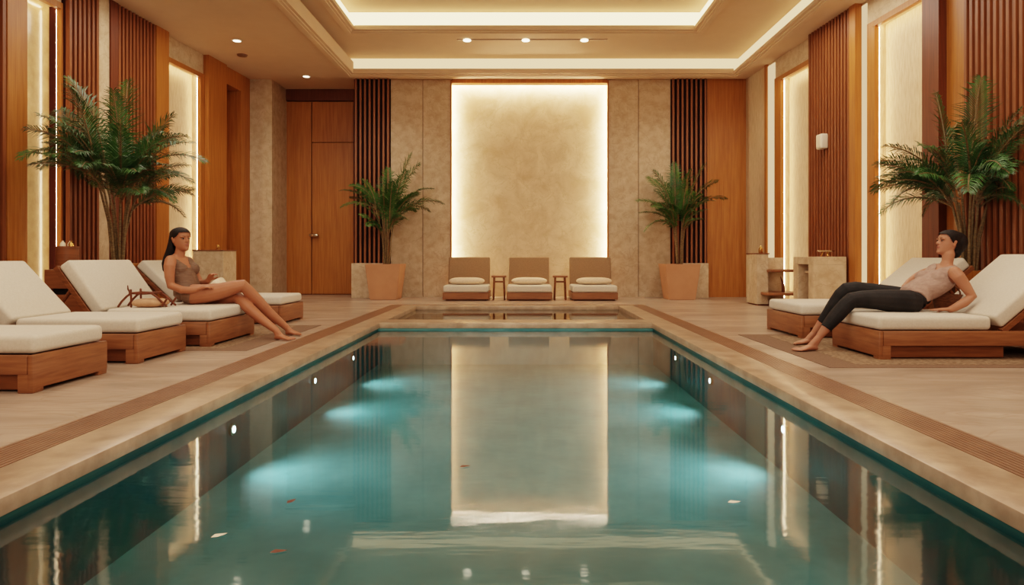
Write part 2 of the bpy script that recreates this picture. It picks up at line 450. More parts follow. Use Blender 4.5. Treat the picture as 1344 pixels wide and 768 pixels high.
wbox('L', 'wood_dark', c, d, -.4, .13, 0, CEIL)
e = wt('L', 130, .1)
wbox('L', 'stone', d, e, -.4, .10, 0, CEIL)
f_ = wt('L', 90, .12)
slats('L', e, f_, 'dark slatted wall panel between the left palm and the nearest left backlit panel')
n0 = wt('L', 78, 0); n1 = wt('L', 30, 0)
niche('L', n0, n1, 'glossy backlit stone panel nearest on the left wall, reflecting the cove light', n0-f_, .05, mat_='stone_gloss')
g0 = wt('L', 36, .12); g1 = wt('L', 10, .12)
wbox('L', 'wood_v', g0, g1, -.4, .12, 0, CEIL)
slats('L', g1, g1+1.2, 'dark slatted wall panel cut by the left edge of the picture')
wbox('L', 'stone', g1+1.2, g1+3.2, -.4, 0, 0, CEIL)
wbox('L', 'wood_v', g1+3.2, 24, -.4, .05, 0, CEIL)

# ---- right wall, from the back corner towards the camera (t falls towards the camera)
q = wt('R', 1006)
wbox('R', 'stone_fabric', q, wt('R', 975), -.4, 0, 0, CEIL)
q2 = wt('R', 1008.5)
wbox('R', 'wood_v', q2, q, -.4, .05, 0, CEIL)
q3 = wt('R', 1018)
wbox('R', 'stone_fabric', q3, q2, -.4, 0, 0, CEIL)                # strip of stone under the glowing sheet
def slot_glow(side, t0, t1, label):  # emissive sheet over the stone imitates the glow of a hidden strip
    MB(FRM[side]).box(t0, t1, .001, .012, .02, CEIL-.05).build('slot_glow', 'glow_soft', label=label, cat='glow sheet')
n1 = wt('R', 1026, 0)
n0 = wt('R', 1064, 0)
slot_glow('R', q3+.005, q2-.001, 'narrow glowing sheet for the lit slot in the right wall, farthest from the pool front, above the wooden shelves')
niche('R', n0, n1, 'backlit stone panel on the right wall behind the stone console', q3-n1, .05)
s1 = wt('R', 1060, .12); s0 = wt('R', 1115, .12)
slats('R', s0, s1, 'red-brown slatted wall panel carrying the small white speaker box')
w0 = wt('R', 1123, .12)
wbox('R', 'wood_v', w0, s0, -.4, .13, 0, CEIL)
u0 = wt('R', 1140, 0)
wbox('R', 'stone_fabric', u0, w0, -.4, 0, 0, CEIL)
slot_glow('R', u0+.03, w0-.001, 'glowing sheet for the lit slot in the right wall beside the slatted panel with the speaker box')
n1 = wt('R', 1150, 0); n0 = wt('R', 1214, 0)
niche('R', n0, n1, 'tall backlit stone panel in a wood frame behind the reclining woman in black leggings', u0-n1, .05)
w1 = wt('R', 1210, .12); w2 = wt('R', 1232, .12)
wbox('R', 'wood_dark', w2, w1, -.4, .12, 0, CEIL)
w3 = wt('R', 1274, .0)
wbox('R', 'wood_v', w3, w2, -.4, .0, 0, CEIL)
slats('R', w3-2.2, w3, 'dark slatted wall panel behind the right palm, cut by the right edge of the picture')
wbox('R', 'stone', w3-4.2, w3-2.2, -.4, 0, 0, CEIL)
wbox('R', 'wood_v', -24, w3-4.2, -.4, .05, 0, CEIL)

# white speaker box on the slats
t = wt('R', 1081, .16); p = FR @ V((t, .17, 0)); zz = P(1081, 186, p.y).z
g = thing('wall_speaker', FR @ V((t, .12, zz-.14)), 'small white box speaker mounted on the red-brown slats of the right wall', 'speaker', rot=FR.to_euler().z)
MB(FR).box(t-.10, t+.10, .12, .26, zz-.14, zz+.14, .025, 3).build('case', 'white_plastic', g, smooth=40)
MB(FR).box(t-.08, t+.08, .255, .268, zz-.10, zz+.12, .006).build('grille', 'ceramic', g)

# ------------------------------------------------------------------ back wall
YB = 17.0
def bx(px, Y=YB): return (px-CX)*Y/F
MB().box(-9, 8, 18.6, 18.8, 0, 6).build('wall_back', 'stone', kind='structure')
MB().box(-9, 8, -7, -6.8, 0, 6).build('wall_front', 'stone', kind='structure')
def bbox(mat_, px0, px1, z0, z1, y0=YB, y1=18.6, bev=0):
    tr_n[0] += 1
    MB().box(bx(px0), bx(px1), y0, y1, z0, z1, bev).build('trim_%d' % tr_n[0], mat_, kind='structure')
# stone pillar left, door recess
tr_n[0] += 1
MB().box(-7.6, bx(357), YB, 18.6, 0, CEIL).build('trim_%d' % tr_n[0], 'stone', kind='structure')
tr_n[0] += 1
XD = lambda px: (px-CX)*18/F
MB().box(XD(340), XD(470), 18.12, 18.6, 0, CEIL).build('trim_%d' % tr_n[0], 'wood_v', kind='structure')
dr = thing('door_1', (XD(410), 18.1, 0), None, None, kind='structure')
fr = MB(); fr.box(XD(350), XD(363), 18.0, 18.15, 0, 5.1, .01); fr.box(XD(463.5), XD(475), 18.0, 18.15, 0, 5.1, .01); fr.box(XD(350), XD(475), 18.0, 18.15, 5.1, CEIL, .01)
fr.build('frame', 'wood_dark', dr)
lf = MB().box(XD(363), XD(407.6), 18.06, 18.14, .02, 5.08, .008).build('leaf', 'wood_v', dr)
rl = MB().box(XD(408.6), XD(463), 18.06, 18.14, .02, 4.0, .008).build('leaf', 'wood_v', dr)
MB().box(XD(408.6), XD(463), 18.06, 18.14, 4.02, 5.08, .008).build('transom_panel', 'wood_v', dr)
hp = P(412.5, 309, 18.0)
h = MB(); h.tube([hp+V((0,.07,0)), hp+V((0,-.03,0))], .035, 12); h.tube([hp+V((-.09,-.05,0)), hp+V((.09,-.05,0))], .045, 12)
h.build('door_handle', 'chrome', rl, smooth=40)
MB().box(XD(407.6), XD(408.6), 18.1, 18.14, .02, 5.08).build('door_gap', 'black_gap', dr)
# slats and stone
MBACK = Matrix.Translation(V((0, YB, 0))) @ Matrix.Rotation(PI, 4, 'Z')
def bslats(px0, px1, label):
    slats(None, -bx(px1), -bx(px0), label, d=.08, pitch=.115, group='slatted wall panels', M=MBACK, z0=.0, mw='slat_wood_far', mb='slat_back_far', slat=.42)
bslats(465, 513, 'dark slatted wall panel beside the double wooden door')
bslats(880, 928, 'dark slatted wall panel beside the plain wood panel in the right back corner')
tr_n[0] += 1
MB().box(bx(465)-.01, bx(513), YB+.4, 18.6, 0, CEIL).build('trim_%d' % tr_n[0], 'wood_dark', kind='structure')
bbox('stone', 513, 554.6, 0, CEIL); bbox('stone', 555.4, 591, 0, CEIL, YB, YB+.1); bbox('stone', 555.4, 587, 0, CEIL, YB+.1); bbox('grate_gap', 554.6, 555.4, 0, CEIL, YB+.03)
bbox('stone', 799, 837.6, 0, CEIL, YB, YB+.1); bbox('stone', 803, 837.6, 0, CEIL, YB+.1); bbox('stone', 838.4, 880, 0, CEIL); bbox('grate_gap', 837.6, 838.4, 0, CEIL, YB+.03)
tr_n[0] += 1
MB().box(bx(880), bx(928), YB+.4, 18.6, 0, CEIL).build('trim_%d' % tr_n[0], 'wood_dark', kind='structure')
bbox('wood_v', 928, 990, 0, CEIL, YB-.02)
# plinths of stone under the slats
for px0, px1, lb in ((463, 505, 'low stone plinth under the slats behind the left back planter'), (895, 928, 'low stone plinth under the slats behind the right back planter')):
    MB().box(bx(px0, 16.75), bx(px1, 16.75), 16.6, YB-.082, 0, .84, .01).build('stone_plinth', 'stone', label=lb, cat='plinth')
# the big backlit panel
g = thing('backlit_panel', (bx(694.5), YB, 0), 'large glowing backlit stone panel in the middle of the back wall', 'wall panel', 'backlit wall panels')
x0, x1, zt = bx(593), bx(797), 5.30
h = .10
MB().box(x0-h, x1+h, YB+.26, 18.5, 0, zt+.02).build('panel', 'stone_lit', g)
f = MB(); f.box(bx(591), x0, YB-.03, YB+.06, 0, zt+.06, .004); f.box(x1, bx(799), YB-.03, YB+.06, 0, zt+.06, .004); f.box(x0, x1, YB-.03, YB+.06, zt, CEIL-.002, .004); f.box(x0-h, x1+h, YB+.06, 18.5, zt+.055, CEIL-.002)
f.build('frame', 'wood_v', g)
s = MB(); s.box(x0-h+.01, x0-h+.05, YB+.13, YB+.17, .05, zt); s.box(x1+h-.05, x1+h-.01, YB+.13, YB+.17, .05, zt); s.box(x0, x1, YB+.10, YB+.14, zt+.022, zt+.05)
s.build('light_strip', 'led_back', g)

# ------------------------------------------------------------------ ceiling fittings
g = thing('ceiling_track', (.2, 15.15, TZ-.02), 'slim recessed ceiling track with three small spotlights', 'ceiling light')
MB().box(-1.45, 1.87, 15.11, 15.19, TZ-.012, TZ-.002).build('channel', 'grate', g)
for px in (613, 690, 767):
    c = P(px, 52, 15.15); c.z = TZ
    MB().lathe(c, [(.02,-.03),(.085,-.03),(.085,-.012)], 14).build('spot_lens', 'lens', g)
dl_label = {(311,53): 'small round lit downlight in the left ceiling, nearer the camera', (402,100): 'small round lit downlight in the left ceiling above the double wooden door'}
for (px, py), lb in dl_label.items():
    Y = F*(CEIL-1)/(HY-py); c = P(px, py, Y)
    g = thing('downlight', (c.x, c.y, CEIL), lb, 'downlight', 'round downlights in the left ceiling')
    MB().lathe((c.x, c.y, CEIL), [(.10,-.012),(.11,-.012),(.11,0),(.08,0)], 18).build('trim_ring', 'white_plastic', g)
    MB().lathe((c.x, c.y, CEIL), [(.02,-.016),(.075,-.016),(.075,-.004)], 16).build('lens', 'lens', g)
Y = F*(CEIL-1)/(HY-72); c = P(318, 72, Y)
MB().lathe((c.x, c.y, CEIL-.03), [(.02,0),(.10,0),(.115,.03)], 18).build('ceiling_vent', 'grate', label='dark round unlit vent in the left ceiling between the two downlights', cat='ceiling vent')

# ------------------------------------------------------------------ loungers
def cushion_box(m, x0, x1, y0, y1, z0, z1, bev=.042):
    return m.box(min(x0,x1), max(x0,x1), y0, y1, z0, z1, bev, 4)
def lounger(side, xf, yn, yf, hinge, top, label, length=2.15, zb=.28, zc=.42, plinth_to=1.25):
    """side -1: stands left of the pool, foot end at xf, grows to -x; +1 the mirror"""
    sx = side
    X = lambda d: xf+sx*d
    hd = abs(hinge-xf)
    root = thing('sun_lounger', (X(length/2), (yn+yf)/2, 0), label, 'sun lounger', 'sun loungers along the pool')
    bxs = lambda m, a, b, y0, y1, z0, z1, bev=.012: m.box(min(X(a),X(b)), max(X(a),X(b)), y0, y1, z0, z1, bev)
    bxs(MB(), 0, .045, yn, yf, .03, zb).build('front_panel', 'wood_h', root, smooth=30)
    for y0, y1 in ((yn+.002, yn+.045), (yf-.045, yf-.002)):
        bxs(MB(), .045, length, y0, y1, .135, zb).build('side_rail', 'wood_h', root, smooth=30)
    bxs(MB(), length-.045, length+.001, yn+.045, yf-.045, .135, zb).build('back_panel', 'wood_h', root, smooth=30)
    for a, b in ((.004, .12), (length-.12, length-.004)):
        for y0, y1 in ((yn+.004, yn+.12), (yf-.12, yf-.004)):
            bxs(MB(), a, b, y0, y1, 0, .14, .008).build('leg', 'wood_h', root, smooth=30)
    bxs(MB(), .14, min(length-.3, plinth_to), yn+.06, yf-.06, .015, .2).build('plinth', 'wood_side', root)
    bxs(MB(), .045, length-.045, yn+.045, yf-.045, .235, zb-.012, 0).build('deck', 'wood_side', root)
    # seat cushion
    cushion_box(MB(), X(.012), X(hd-.005), yn+.03, yf-.03, zb+.004, zc).build('seat_cushion', 'cushion', root, smooth=50)
    # back cushion
    H = V((hinge, 0, zc-.005)); T = V((top[0], 0, top[1]))
    d = (T-H); Ln = d.length; d.normalize(); nrm = V((-d.z*sx, 0, d.x*sx))
    if nrm.z < 0: nrm = -nrm
    th = .145
    c = H+d*(Ln/2)-nrm*(th/2)+V((0,(yn+yf)/2,0))
    MB().obox(c, d, V((0,1,0)), nrm, Ln/2, (yf-yn)/2-.03, th/2, .035, 4).build('back_cushion', 'cushion', root, smooth=50)
    # wooden back frame under the cushion and its prop
    fb = H-nrm*(th+.03)+d*.0
    bf = MB()
    for yy in (yn+.06, (yn+yf)/2, yf-.06):
        bf.obox(fb+d*(Ln/2)+V((0,yy,0)), d, V((0,1,0)), nrm, Ln/2+.015, .03, .028, .006)
    for k in (.1, .5, .95):
        bf.obox(fb+d*(Ln*k)+V((0,(yn+yf)/2,0)), d, V((0,1,0)), nrm, .03, (yf-yn)/2-.06, .022, .006)
    bf.build('back_frame', 'wood_side', root)
    pt = fb+d*(Ln*.62)
    for yy in (yn+.09, yf-.09):
        MB().tube([pt+V((0,yy,0)), V((pt.x+sx*.28, yy, zb-.02))], .02, 8).build('back_prop', 'wood_side', root)
    return root

lounger(-1, -3.57, 5.0, 5.90, -4.75, (-5.3, .98), 'nearest left sun lounger, only its cushioned foot end in view at the left edge')
lounger(-1, -3.58, 6.38, 7.30, -4.76, (-5.28, .97), 'second left sun lounger, empty, cream backrest raised at the left picture edge')
lounger(-1, -3.44, 7.55, 8.80, -4.62, (-5.02, .975), 'left sun lounger the woman in brown sits on, with the twig handled bag', length=2.25)
lounger(-1, -3.55, 10.1, 11.1, -5.05, (-5.62, .96), 'farthest left sun lounger, empty, its foot end beyond the woman\'s knees', length=2.5)
lounger(1, 3.44, 6.62, 7.63, 4.56, (5.30, 1.04), 'right sun lounger nearest the camera, carrying the woman in black leggings', length=2.3)
lounger(1, 3.38, 8.33, 9.5, 4.64, (5.38, 1.0), 'right sun lounger farther back, behind the reclining woman', length=2.05)

# daybeds at the back
def pillow_bm(c, rx, ry, rz):
    bm = bmesh.new(); bmesh.ops.create_uvsphere(bm, u_segments=24, v_segments=12, radius=1)
    for v in bm.verts:
        x, y, z = v.co
        k = lambda t: math.copysign(abs(t)**.55, t)
        v.co = V((c[0]+k(x)*rx, c[1]+k(y)*ry, c[2]+z*rz*(1-.0*abs(x))))
    return bm
daylab = ['left of the three tan daybeds below the big backlit panel', 'middle of the three tan daybeds below the big backlit panel', 'right of the three tan daybeds below the big backlit panel']
pillab = ['cream pillow on the left of the three back daybeds', 'cream pillow on the middle of the three back daybeds', 'cream pillow on the right of the three back daybeds']
spans = ((582, 640), (666, 724), (752, 810))
backs = ((600, 657), (668.5, 725), (734.5, 791))
for i, ((a, b), (ba, bb)) in enumerate(zip(spans, backs)):
    Yf, Yr = 15.5, 16.75
    xa, xb = bx(a, Yf), bx(b, Yf)
    # keep the bed straight: shear is avoided, so the backrest takes the bed's own width
    xm = (xa+xb)/2; w = .52
    xa, xb = xm-w, xm+w
    root = thing('daybed', (xm, (Yf+Yr)/2, 0), daylab[i], 'daybed', 'daybeds at the back wall')
    MB().box(xa, xb, Yf, Yr, .03, .185, .01).build('base', 'wood_h', root)
    MB().box(xa+.06, xb-.06, Yf+.1, Yr, 0, .04).build('plinth', 'wood_side', root)
    MB().box(xa+.01, xb-.01, Yf+.01, Yr-.2, .19, .345, .04, 4).build('seat_cushion', 'cushion', root, smooth=50)
    dd = V((0, .12, .68)).normalized(); nn = V((0, -.68, .12)).normalized()
    MB().obox(V((xm, Yr-.12, .62)), V((1,0,0)), dd, nn, w-.02, .37, .07, .035, 4).build('back_cushion', 'cushion_tan', root, smooth=50)
    pm = MB(); pm.add_bm(pillow_bm((xm+(-.02, 0, .04)[i], Yf+.62, .345+.085), .42, .22, .085))
    pm.build('pillow', 'pillow', label=pillab[i], cat='pillow', group='pillows on the back daybeds', smooth=60)
# little wooden tables between the daybeds
def stool(x, y, label):
    root = thing('side_table', (x, y, 0), label, 'side table', 'small wooden tables between the daybeds')
    MB().box(x-.17, x+.17, y-.17, y+.17, .52, .565, .012).build('table_top', 'wood_h', root)
    for sx in (-1, 1):
        for sy in (-1, 1):
            MB().tube([(x+sx*.11, y+sy*.11, .52), (x+sx*.13, y+sy*.13, .0)], [.022, .018], 8).build('leg', 'wood_side', root)
    MB().box(x-.12, x+.12, y-.015, y+.015, .4, .44).build('apron', 'wood_side', root)
stool(bx(655, 15.9), 15.9, 'small square wooden side table between the left and middle daybeds')
stool(bx(735, 15.9), 15.9, 'small square wooden side table between the middle and right daybeds')

# ------------------------------------------------------------------ rugs
def rug(x0, x1, y0, y1, label):
    r = thing('rug', ((x0+x1)/2, (y0+y1)/2, 0), label, 'rug', 'rugs under the loungers')
    MB().box(x0, x1, y0, y1, .0, .005, .001).build('border', 'rug_border', r)
    MB().box(x0+.32, x1-.32, y0+.16, y1-.16, .004, .007, .001).build('field', 'rug', r)
rug(-5.42, -2.93, 7.28, 9.98, 'flat woven brown-bordered rug under the left loungers and the woman\'s feet')
rug(2.76, 5.42, 6.16, 8.78, 'flat woven brown-bordered rug under the right loungers')

# ------------------------------------------------------------------ palms
def frond(m, sm, base, az, el, L, droop, rnd, n=30, ll=.36, wid=.020, mi=0):
    pts = []; p = V(base); e = el; k = 16; roll = rnd.uniform(-.6, .6)
    for i in range(k+1):
        pts.append(p.copy())
        s_ = i/k
        e = el - droop*(s_**1.4)
        d = V((math.cos(az)*math.cos(e), math.sin(az)*math.cos(e), math.sin(e)))
        p = p + d*(L/k)
    sm.tube(pts, [.014*(1-.8*i/k)+.003 for i in range(k+1)], 5, round_ends=False)
    for j in range(n):
        s_ = .14+.86*j/(n-1)
        f = s_*k; i = min(int(f), k-1); q = pts[i].lerp(pts[i+1], f-i)
        t = (pts[min(i+1,k)]-pts[i]).normalized()
        side = t.cross(V((0,0,1)))
        side = side.normalized() if side.length > .05 else V((math.sin(az), -math.cos(az), 0))
        side = Matrix.Rotation(roll, 3, t) @ side
        up = side.cross(t).normalized()
        env = math.sin(PI*min(1, (s_*.82+.14)))**.7
        for sg in (-1, 1):
            l = ll*L*env*rnd.uniform(.85, 1.1)
            fw = .55+.55*s_
            d0 = (side*sg + t*fw*1.15 + up*rnd.uniform(.0, .4)).normalized()
            d1 = (d0 + V((rnd.uniform(-.15,.15), rnd.uniform(-.15,.15), -.6*rnd.uniform(.4, 1.6)))).normalized()
            a = q; b = q+d0*l*.5; c = b+d1*l*.5
            wv = (t - d0*t.dot(d0)).normalized()
            w = wid*L**.5*rnd.uniform(.8, 1.15)
            m.add([a-wv*w*.4, a+wv*w*.4, b+wv*w, b-wv*w, c], [[0,1,2,3],[3,2,4]], mi)

def palm(root, base, H, spec, seed, nstem=9, spread=.35, mat_f='frond', ll=.36, nleaf=30, bare=.36, wid=.02, wall=None):
    """spec: list of (azimuth deg, elevation deg, length, start height fraction, droop)"""
    rnd = random.Random(seed); base = V(base)
    tops = []
    for i in range(nstem):
        a = 2*PI*i/nstem + rnd.uniform(-.4, .4); r0 = rnd.uniform(.02, .09)
        h = H*bare*rnd.uniform(.85, 1.35); out = spread*rnd.uniform(.3, 1)*h*.55
        p0 = base+V((math.cos(a)*r0, math.sin(a)*r0, 0)); p2 = base+V((math.cos(a)*(r0+out), math.sin(a)*(r0+out), h))
        p1 = p0.lerp(p2, .5)-V((math.cos(a), math.sin(a), 0))*out*.2
        MB().tube([p0, p0.lerp(p1,.5), p1, p1.lerp(p2,.6), p2], [.022, .021, .019, .016, .012], 7).build('stem', 'stem', root, smooth=60)
        tops.append((a, p2))
    lm = MB(); sm = MB()
    for az, el, L, hf, dr_ in spec:
        a = math.radians(az)
        best = min(tops, key=lambda q: abs((q[0]-a+PI) % (2*PI)-PI)+rnd.uniform(0, .8))
        st = best[1].copy()
        st = base.lerp(st, min(1, hf+.25))
        frond(lm, sm, st, a, math.radians(el), L, math.radians(dr_), rnd, n=nleaf, ll=ll, wid=wid)
    if wall:      # leaves lean away from the wall instead of growing through it
        W = FRM[wall[0]]; Wi = W.inverted()
        for b_ in (lm, sm):
            for k_, v_ in enumerate(b_.v):
                q_ = Wi @ v_; lim = wall[1]
                if q_.y < lim+.25:
                    q_.y = lim+.25*math.exp(min(0, (q_.y-lim-.25)/.25)); b_.v[k_] = W @ q_
    lm.build('fronds', mat_f, root); sm.build('leaf_stalks', 'stem', root, smooth=60)

def rand_spec(n, seed, L0, L1, e0, e1, d0, d1):
    r = random.Random(seed); out = []
    for i in range(n):
        out.append((i*137.5+r.uniform(-20,20), r.uniform(e0,e1), r.uniform(L0,L1), r.uniform(.6,.9), r.uniform(d0,d1)))
    return out

def planter_box(x0, x1, y0, y1, z, label):
    r = thing('potted_palm', ((x0+x1)/2, (y0+y1)/2, 0), label, 'potted plant', 'potted palms')
    b = MB(); b.box(x0, x1, y0, y0+.05, .03, z, .006); b.box(x0, x1, y1-.05, y1, .03, z, .006)
    b.box(x0, x0+.05, y0+.05, y1-.05, .03, z, .006); b.box(x1-.05, x1, y0+.05, y1-.05, .03, z, .006); b.box(x0+.03, x1-.03, y0+.03, y1-.03, 0, .06)
    b.box(x0-.005, x1+.005, y0-.012, y0-.001, z*.66, z*.68)
    b.build('planter', 'wood_v', r)
    MB().box(x0+.05, x1-.05, y0+.05, y1-.05, .3, z-.06).build('soil', 'soil', r)
    return r
# left tall palm
r = planter_box(-6.55, -5.80, 10.1, 10.9, .90, 'tall green palm in a wooden planter behind the left loungers')
spec = [(178, 66, 1.55, .9, 75), (183, 50, 1.5, .8, 75), (190, 28, 1.1, .75, 60), (0, 40, 1.25, .8, 75), (-12, 60, 1.3, .9, 75), (100, 86, 1.6, .95, 18), (-80, 88, 1.55, .95, 22),
        (200, 84, 1.5, .9, 35), (20, 82, 1.5, .95, 35), (-90, 78, 1.3, .9, 45), (-60, 70, 1.3, .9, 55), (-120, 68, 1.25, .85, 60), (-80, 50, 1.0, .8, 80)] + rand_spec(46, 5, .8, 1.2, 22, 80, 40, 85)
palm(r, (-6.15, 10.45, .82), 3.0, spec, 3, nstem=11, bare=.40, ll=.30, nleaf=48, wid=.0068, wall=('L', .16))
# right tall palm
r = planter_box(5.50, 6.0, 8.72, 9.35, .82, 'tall green palm in a wooden planter behind the right loungers')
spec = [(110, 88, 1.35, .95, 15), (-100, 86, 1.3, .95, 20), (180, 48, 1.05, .85, 55), (176, 62, 1.1, .9, 60), (188, 30, .9, .75, 50), (-60, 66, 1.25, .9, 40), (-75, 72, 1.25, .9, 40),
        (-90, 60, 1.2, .9, 45), (-50, 56, 1.2, .9, 50), (-130, 62, 1.1, .85, 60), (-95, 45, 1.0, .85, 60)] + rand_spec(40, 9, .7, 1.05, 15, 78, 40, 95)
palm(r, (5.80, 8.93, .74), 2.7, spec, 8, nstem=10, bare=.40, ll=.31, nleaf=44, wid=.0068, wall=('R', .16))

def tapered_pot(cx, cy, h, top, bot, label):
    r = thing('potted_palm', (cx, cy, 0), label, 'potted plant', 'potted palms')
    bm = bmesh.new(); bmesh.ops.create_cube(bm, size=2)
    top_f = max(bm.faces, key=lambda f: f.calc_center_median().z)
    rr = bmesh.ops.inset_individual(bm, faces=[top_f], thickness=.12)
    for v in top_f.verts: v.co.z -= .3
    for v in bm.verts:
        k = top if v.co.z > 0 else bot
        v.co = V((cx+v.co.x*k, cy+v.co.y*k, h/2*(1+v.co.z)))
    bmesh.ops.bevel(bm, geom=bm.edges[:], offset=.012, segments=2, affect='EDGES')
    MB().add_bm(bm).build('pot', 'pot', r)
    MB().box(cx-top*.8, cx+top*.8, cy-top*.8, cy+top*.8, h*.78, h*.9).build('soil', 'soil', r)
    return r
c = P(505, 393, 16.05)
r = tapered_pot(c.x, 16.18, .84, .41, .31, 'palm in a tapered terracotta pot beside the double wooden door')
spec = [(90, 89, 1.5, .95, 12), (30, 84, 1.5, .95, 25), (-30, 80, 1.4, .95, 30), (180, 50, 1.0, .8, 60), (0, 40, 1.25, .85, 65), (5, 60, 1.15, .9, 70), (80, 80, 1.2, .95, 40), (-70, 80, 1.15, .95, 40), (20, 78, 1.35, .95, 35), (170, 65, .9, .95, 60)] + rand_spec(26, 21, .6, .95, 20, 82, 40, 85)
palm(r, (c.x, 16.18, .72), 2.5, spec, 21, nstem=8, mat_f='frond_far', bare=.42, ll=.27, nleaf=36, spread=.35, wid=.0095)
c = P(893, 394, 16.05)
r = tapered_pot(c.x, 16.18, .84, .41, .31, 'palm in a tapered terracotta pot left of the plain wood back corner')
spec = [(90, 89, 1.45, .95, 12), (170, 80, 1.35, .95, 30), (10, 80, 1.35, .95, 30), (180, 55, 1.1, .85, 65), (175, 35, .9, .8, 50), (0, 50, 1.1, .9, 70), (10, 68, 1.2, .95, 55), (90, 86, 1.25, .95, 20), (-80, 80, 1.2, .95, 35), (140, 72, 1.15, .95, 45)] + rand_spec(26, 33, .6, .95, 20, 82, 40, 85)
palm(r, (c.x, 16.18, .72), 2.35, spec, 33, nstem=8, mat_f='frond_far', bare=.42, ll=.27, nleaf=36, spread=.3, wid=.0095)

# ------------------------------------------------------------------ furniture by the walls
# stepped wooden cabinet, left
x0, x1, y0, y1 = -6.28, -5.5, 9.0, 9.7
r = thing('wood_cabinet', ((x0+x1)/2, (y0+y1)/2, 0), 'dark wooden cabinet with an open slot between the second and third left loungers', 'cabinet')
MB().box(x0, x1, y0+.02, y1, .03, .5, .006).build('lower_case', 'wood_side', r)
MB().box(x0+.05, x1-.05, y0+.1, y1, .5, .58).build('recess', 'black_gap', r)
MB().box(x0, x1, y0, y1, .58, .83, .006).build('drawer', 'wood_side', r)
MB().box(x0+.05, x1-.05, y0+.06, y1-.05, 0, .04).build('plinth', 'black_gap', r)
c = V((-6.14, 9.25, .83))
r = thing('wooden_canister', c, 'round dark wooden canister standing on the left wooden cabinet', 'canister')
cm = MB(); cm.loft([(c+V((0,0,z)), V((1,0,0)), V((0,1,0)), q, q, q) for q, z in ((.12,0),(.135,.01),(.135,.31),(.115,.31),(.115,.26))], 24)
cm.build('body', 'wood_side', r, smooth=40)
for k, (dx, dy) in enumerate(((-.05,-.02),(.05,.0),(.0,.06))):
    MB().lathe(c+V((dx,dy,.24)), [(.03,0),(.034,.02),(.034,.1),(.02,.125),(.012,.13),(.012,.145)], 12).build('bottle_top', 'ceramic' if k != 1 else 'brass', r, smooth=40)

# stone pedestal, left
a = P(253, 328, 13.0); b = P(293, 328, 13.0)
r = thing('stone_pedestal', ((a.x+b.x)/2, 13.3, 0), 'square stone pedestal with a thin wooden top behind the seated woman', 'pedestal')
MB().box(a.x, b.x, 13.0, 13.6, 0, 1.11, .008).build('block', 'stone', r)
MB().box(a.x-.01, b.x+.01, 12.99, 13.61, 1.11, 1.135, .006).build('top', 'wood_side', r)
c = V(((a.x+b.x)/2+.08, 13.25, 1.135))
MB().lathe(c, [(.02,0),(.055,0),(.055,.01),(.02,.02),(.03,.06),(.025,.09),(.01,.1)], 14).build('brass_candle_holder', 'brass', label='tiny brass candle holder on the stone pedestal behind the seated woman', cat='candle holder', smooth=40)

# stone console with an open niche, right
x0, y0, y1 = 5.13, 12.1, 13.0
xe = (FR @ V((wt('R', 1140), .0, 0))).x-.20
r = thing('stone_console', ((x0+xe)/2, (y0+y1)/2, 0), 'stone console with an open niche in its end, beyond the reclining woman', 'console')
b = MB(); b.box(x0, xe, y0, y0+.22, 0, .86, .008); b.box(x0, xe, y1-.22, y1, 0, .86, .008); b.box(x0, xe, y0, y1, .86, 1.0, .008); b.box(x0+.35, xe, y0+.22, y1-.22, 0, .86)
b.build('body', 'stone', r)
MB().box(x0+.12, x0+.35, y0+.22, y1-.22, .7, .74).build('niche_shelf', 'stone', r)
c = P(1084.5, 337, 12.4); c.z = 1.0; c.y = 12.4
r = thing('cake_stand', c, 'small flat metal dish on three short legs on the stone console', 'dish')
MB().lathe(c+V((0,0,.09)), [(.12,0),(.14,.006),(.145,.022),(.13,.022),(.12,.012)], 20).build('plate', 'chrome', r, smooth=40)
for k in range(3):
    a_ = k*2*PI/3+.4; MB().tube([c+V((math.cos(a_)*.05,math.sin(a_)*.05,.095)), c+V((math.cos(a_)*.09,math.sin(a_)*.09,.008))], .011, 8).build('leg', 'brass', r, smooth=60)

# stone stand with wooden shelves, right
x0, y0, y1 = 4.78, 14.0, 14.65
r = thing('stone_shelf_unit', (5.1, 14.3, 0), 'stone stand with two wooden shelves near the right back corner', 'shelf unit')
MB().box(x0, 5.02, y0, y1, .03, 1.05, .01).build('side_slab', 'stone', r)
MB().box(5.02, 5.5, y0+.45, y1, .03, .98, .01).build('back_slab', 'stone', r)
MB().box(x0+.03, 5.5, y0+.03, y1, 0, .035).build('foot', 'wood_dark', r)
MB().box(x0-.01, 5.04, y0-.01, y1, 1.05, 1.075, .006).build('top', 'wood_side', r)
for za, xx, yy in ((.28, 4.86, 13.55), (.74, 4.98, 13.75)):
    MB().box(xx, 5.6, yy, y0+.5, za-.05, za, .012).build('shelf', 'wood_h', r)
c = V((4.93, 14.2, 1.075))
MB().lathe(c, [(.04,0),(.045,.01),(.045,.09),(.03,.10),(.015,.13),(.01,.15)], 14).build('amber_bottle', 'brass', label='small amber bottle on top of the stone shelf stand', cat='bottle', smooth=40)
c = P(1028, 377, 13.95); c.z = .281; c.y = 13.95
MB().tube([c+V((0,0,.0)), c+V((.0,0,.1)), c+V((-.015,0,.2)), c+V((-.045,0,.28)), c+V((-.05,0,.31))], [.035,.034,.022,.012,.008], 10).build('slender_vase', 'wood_dark', label='slender dark vase on the lower wooden shelf of the stone stand', cat='vase', smooth=60)

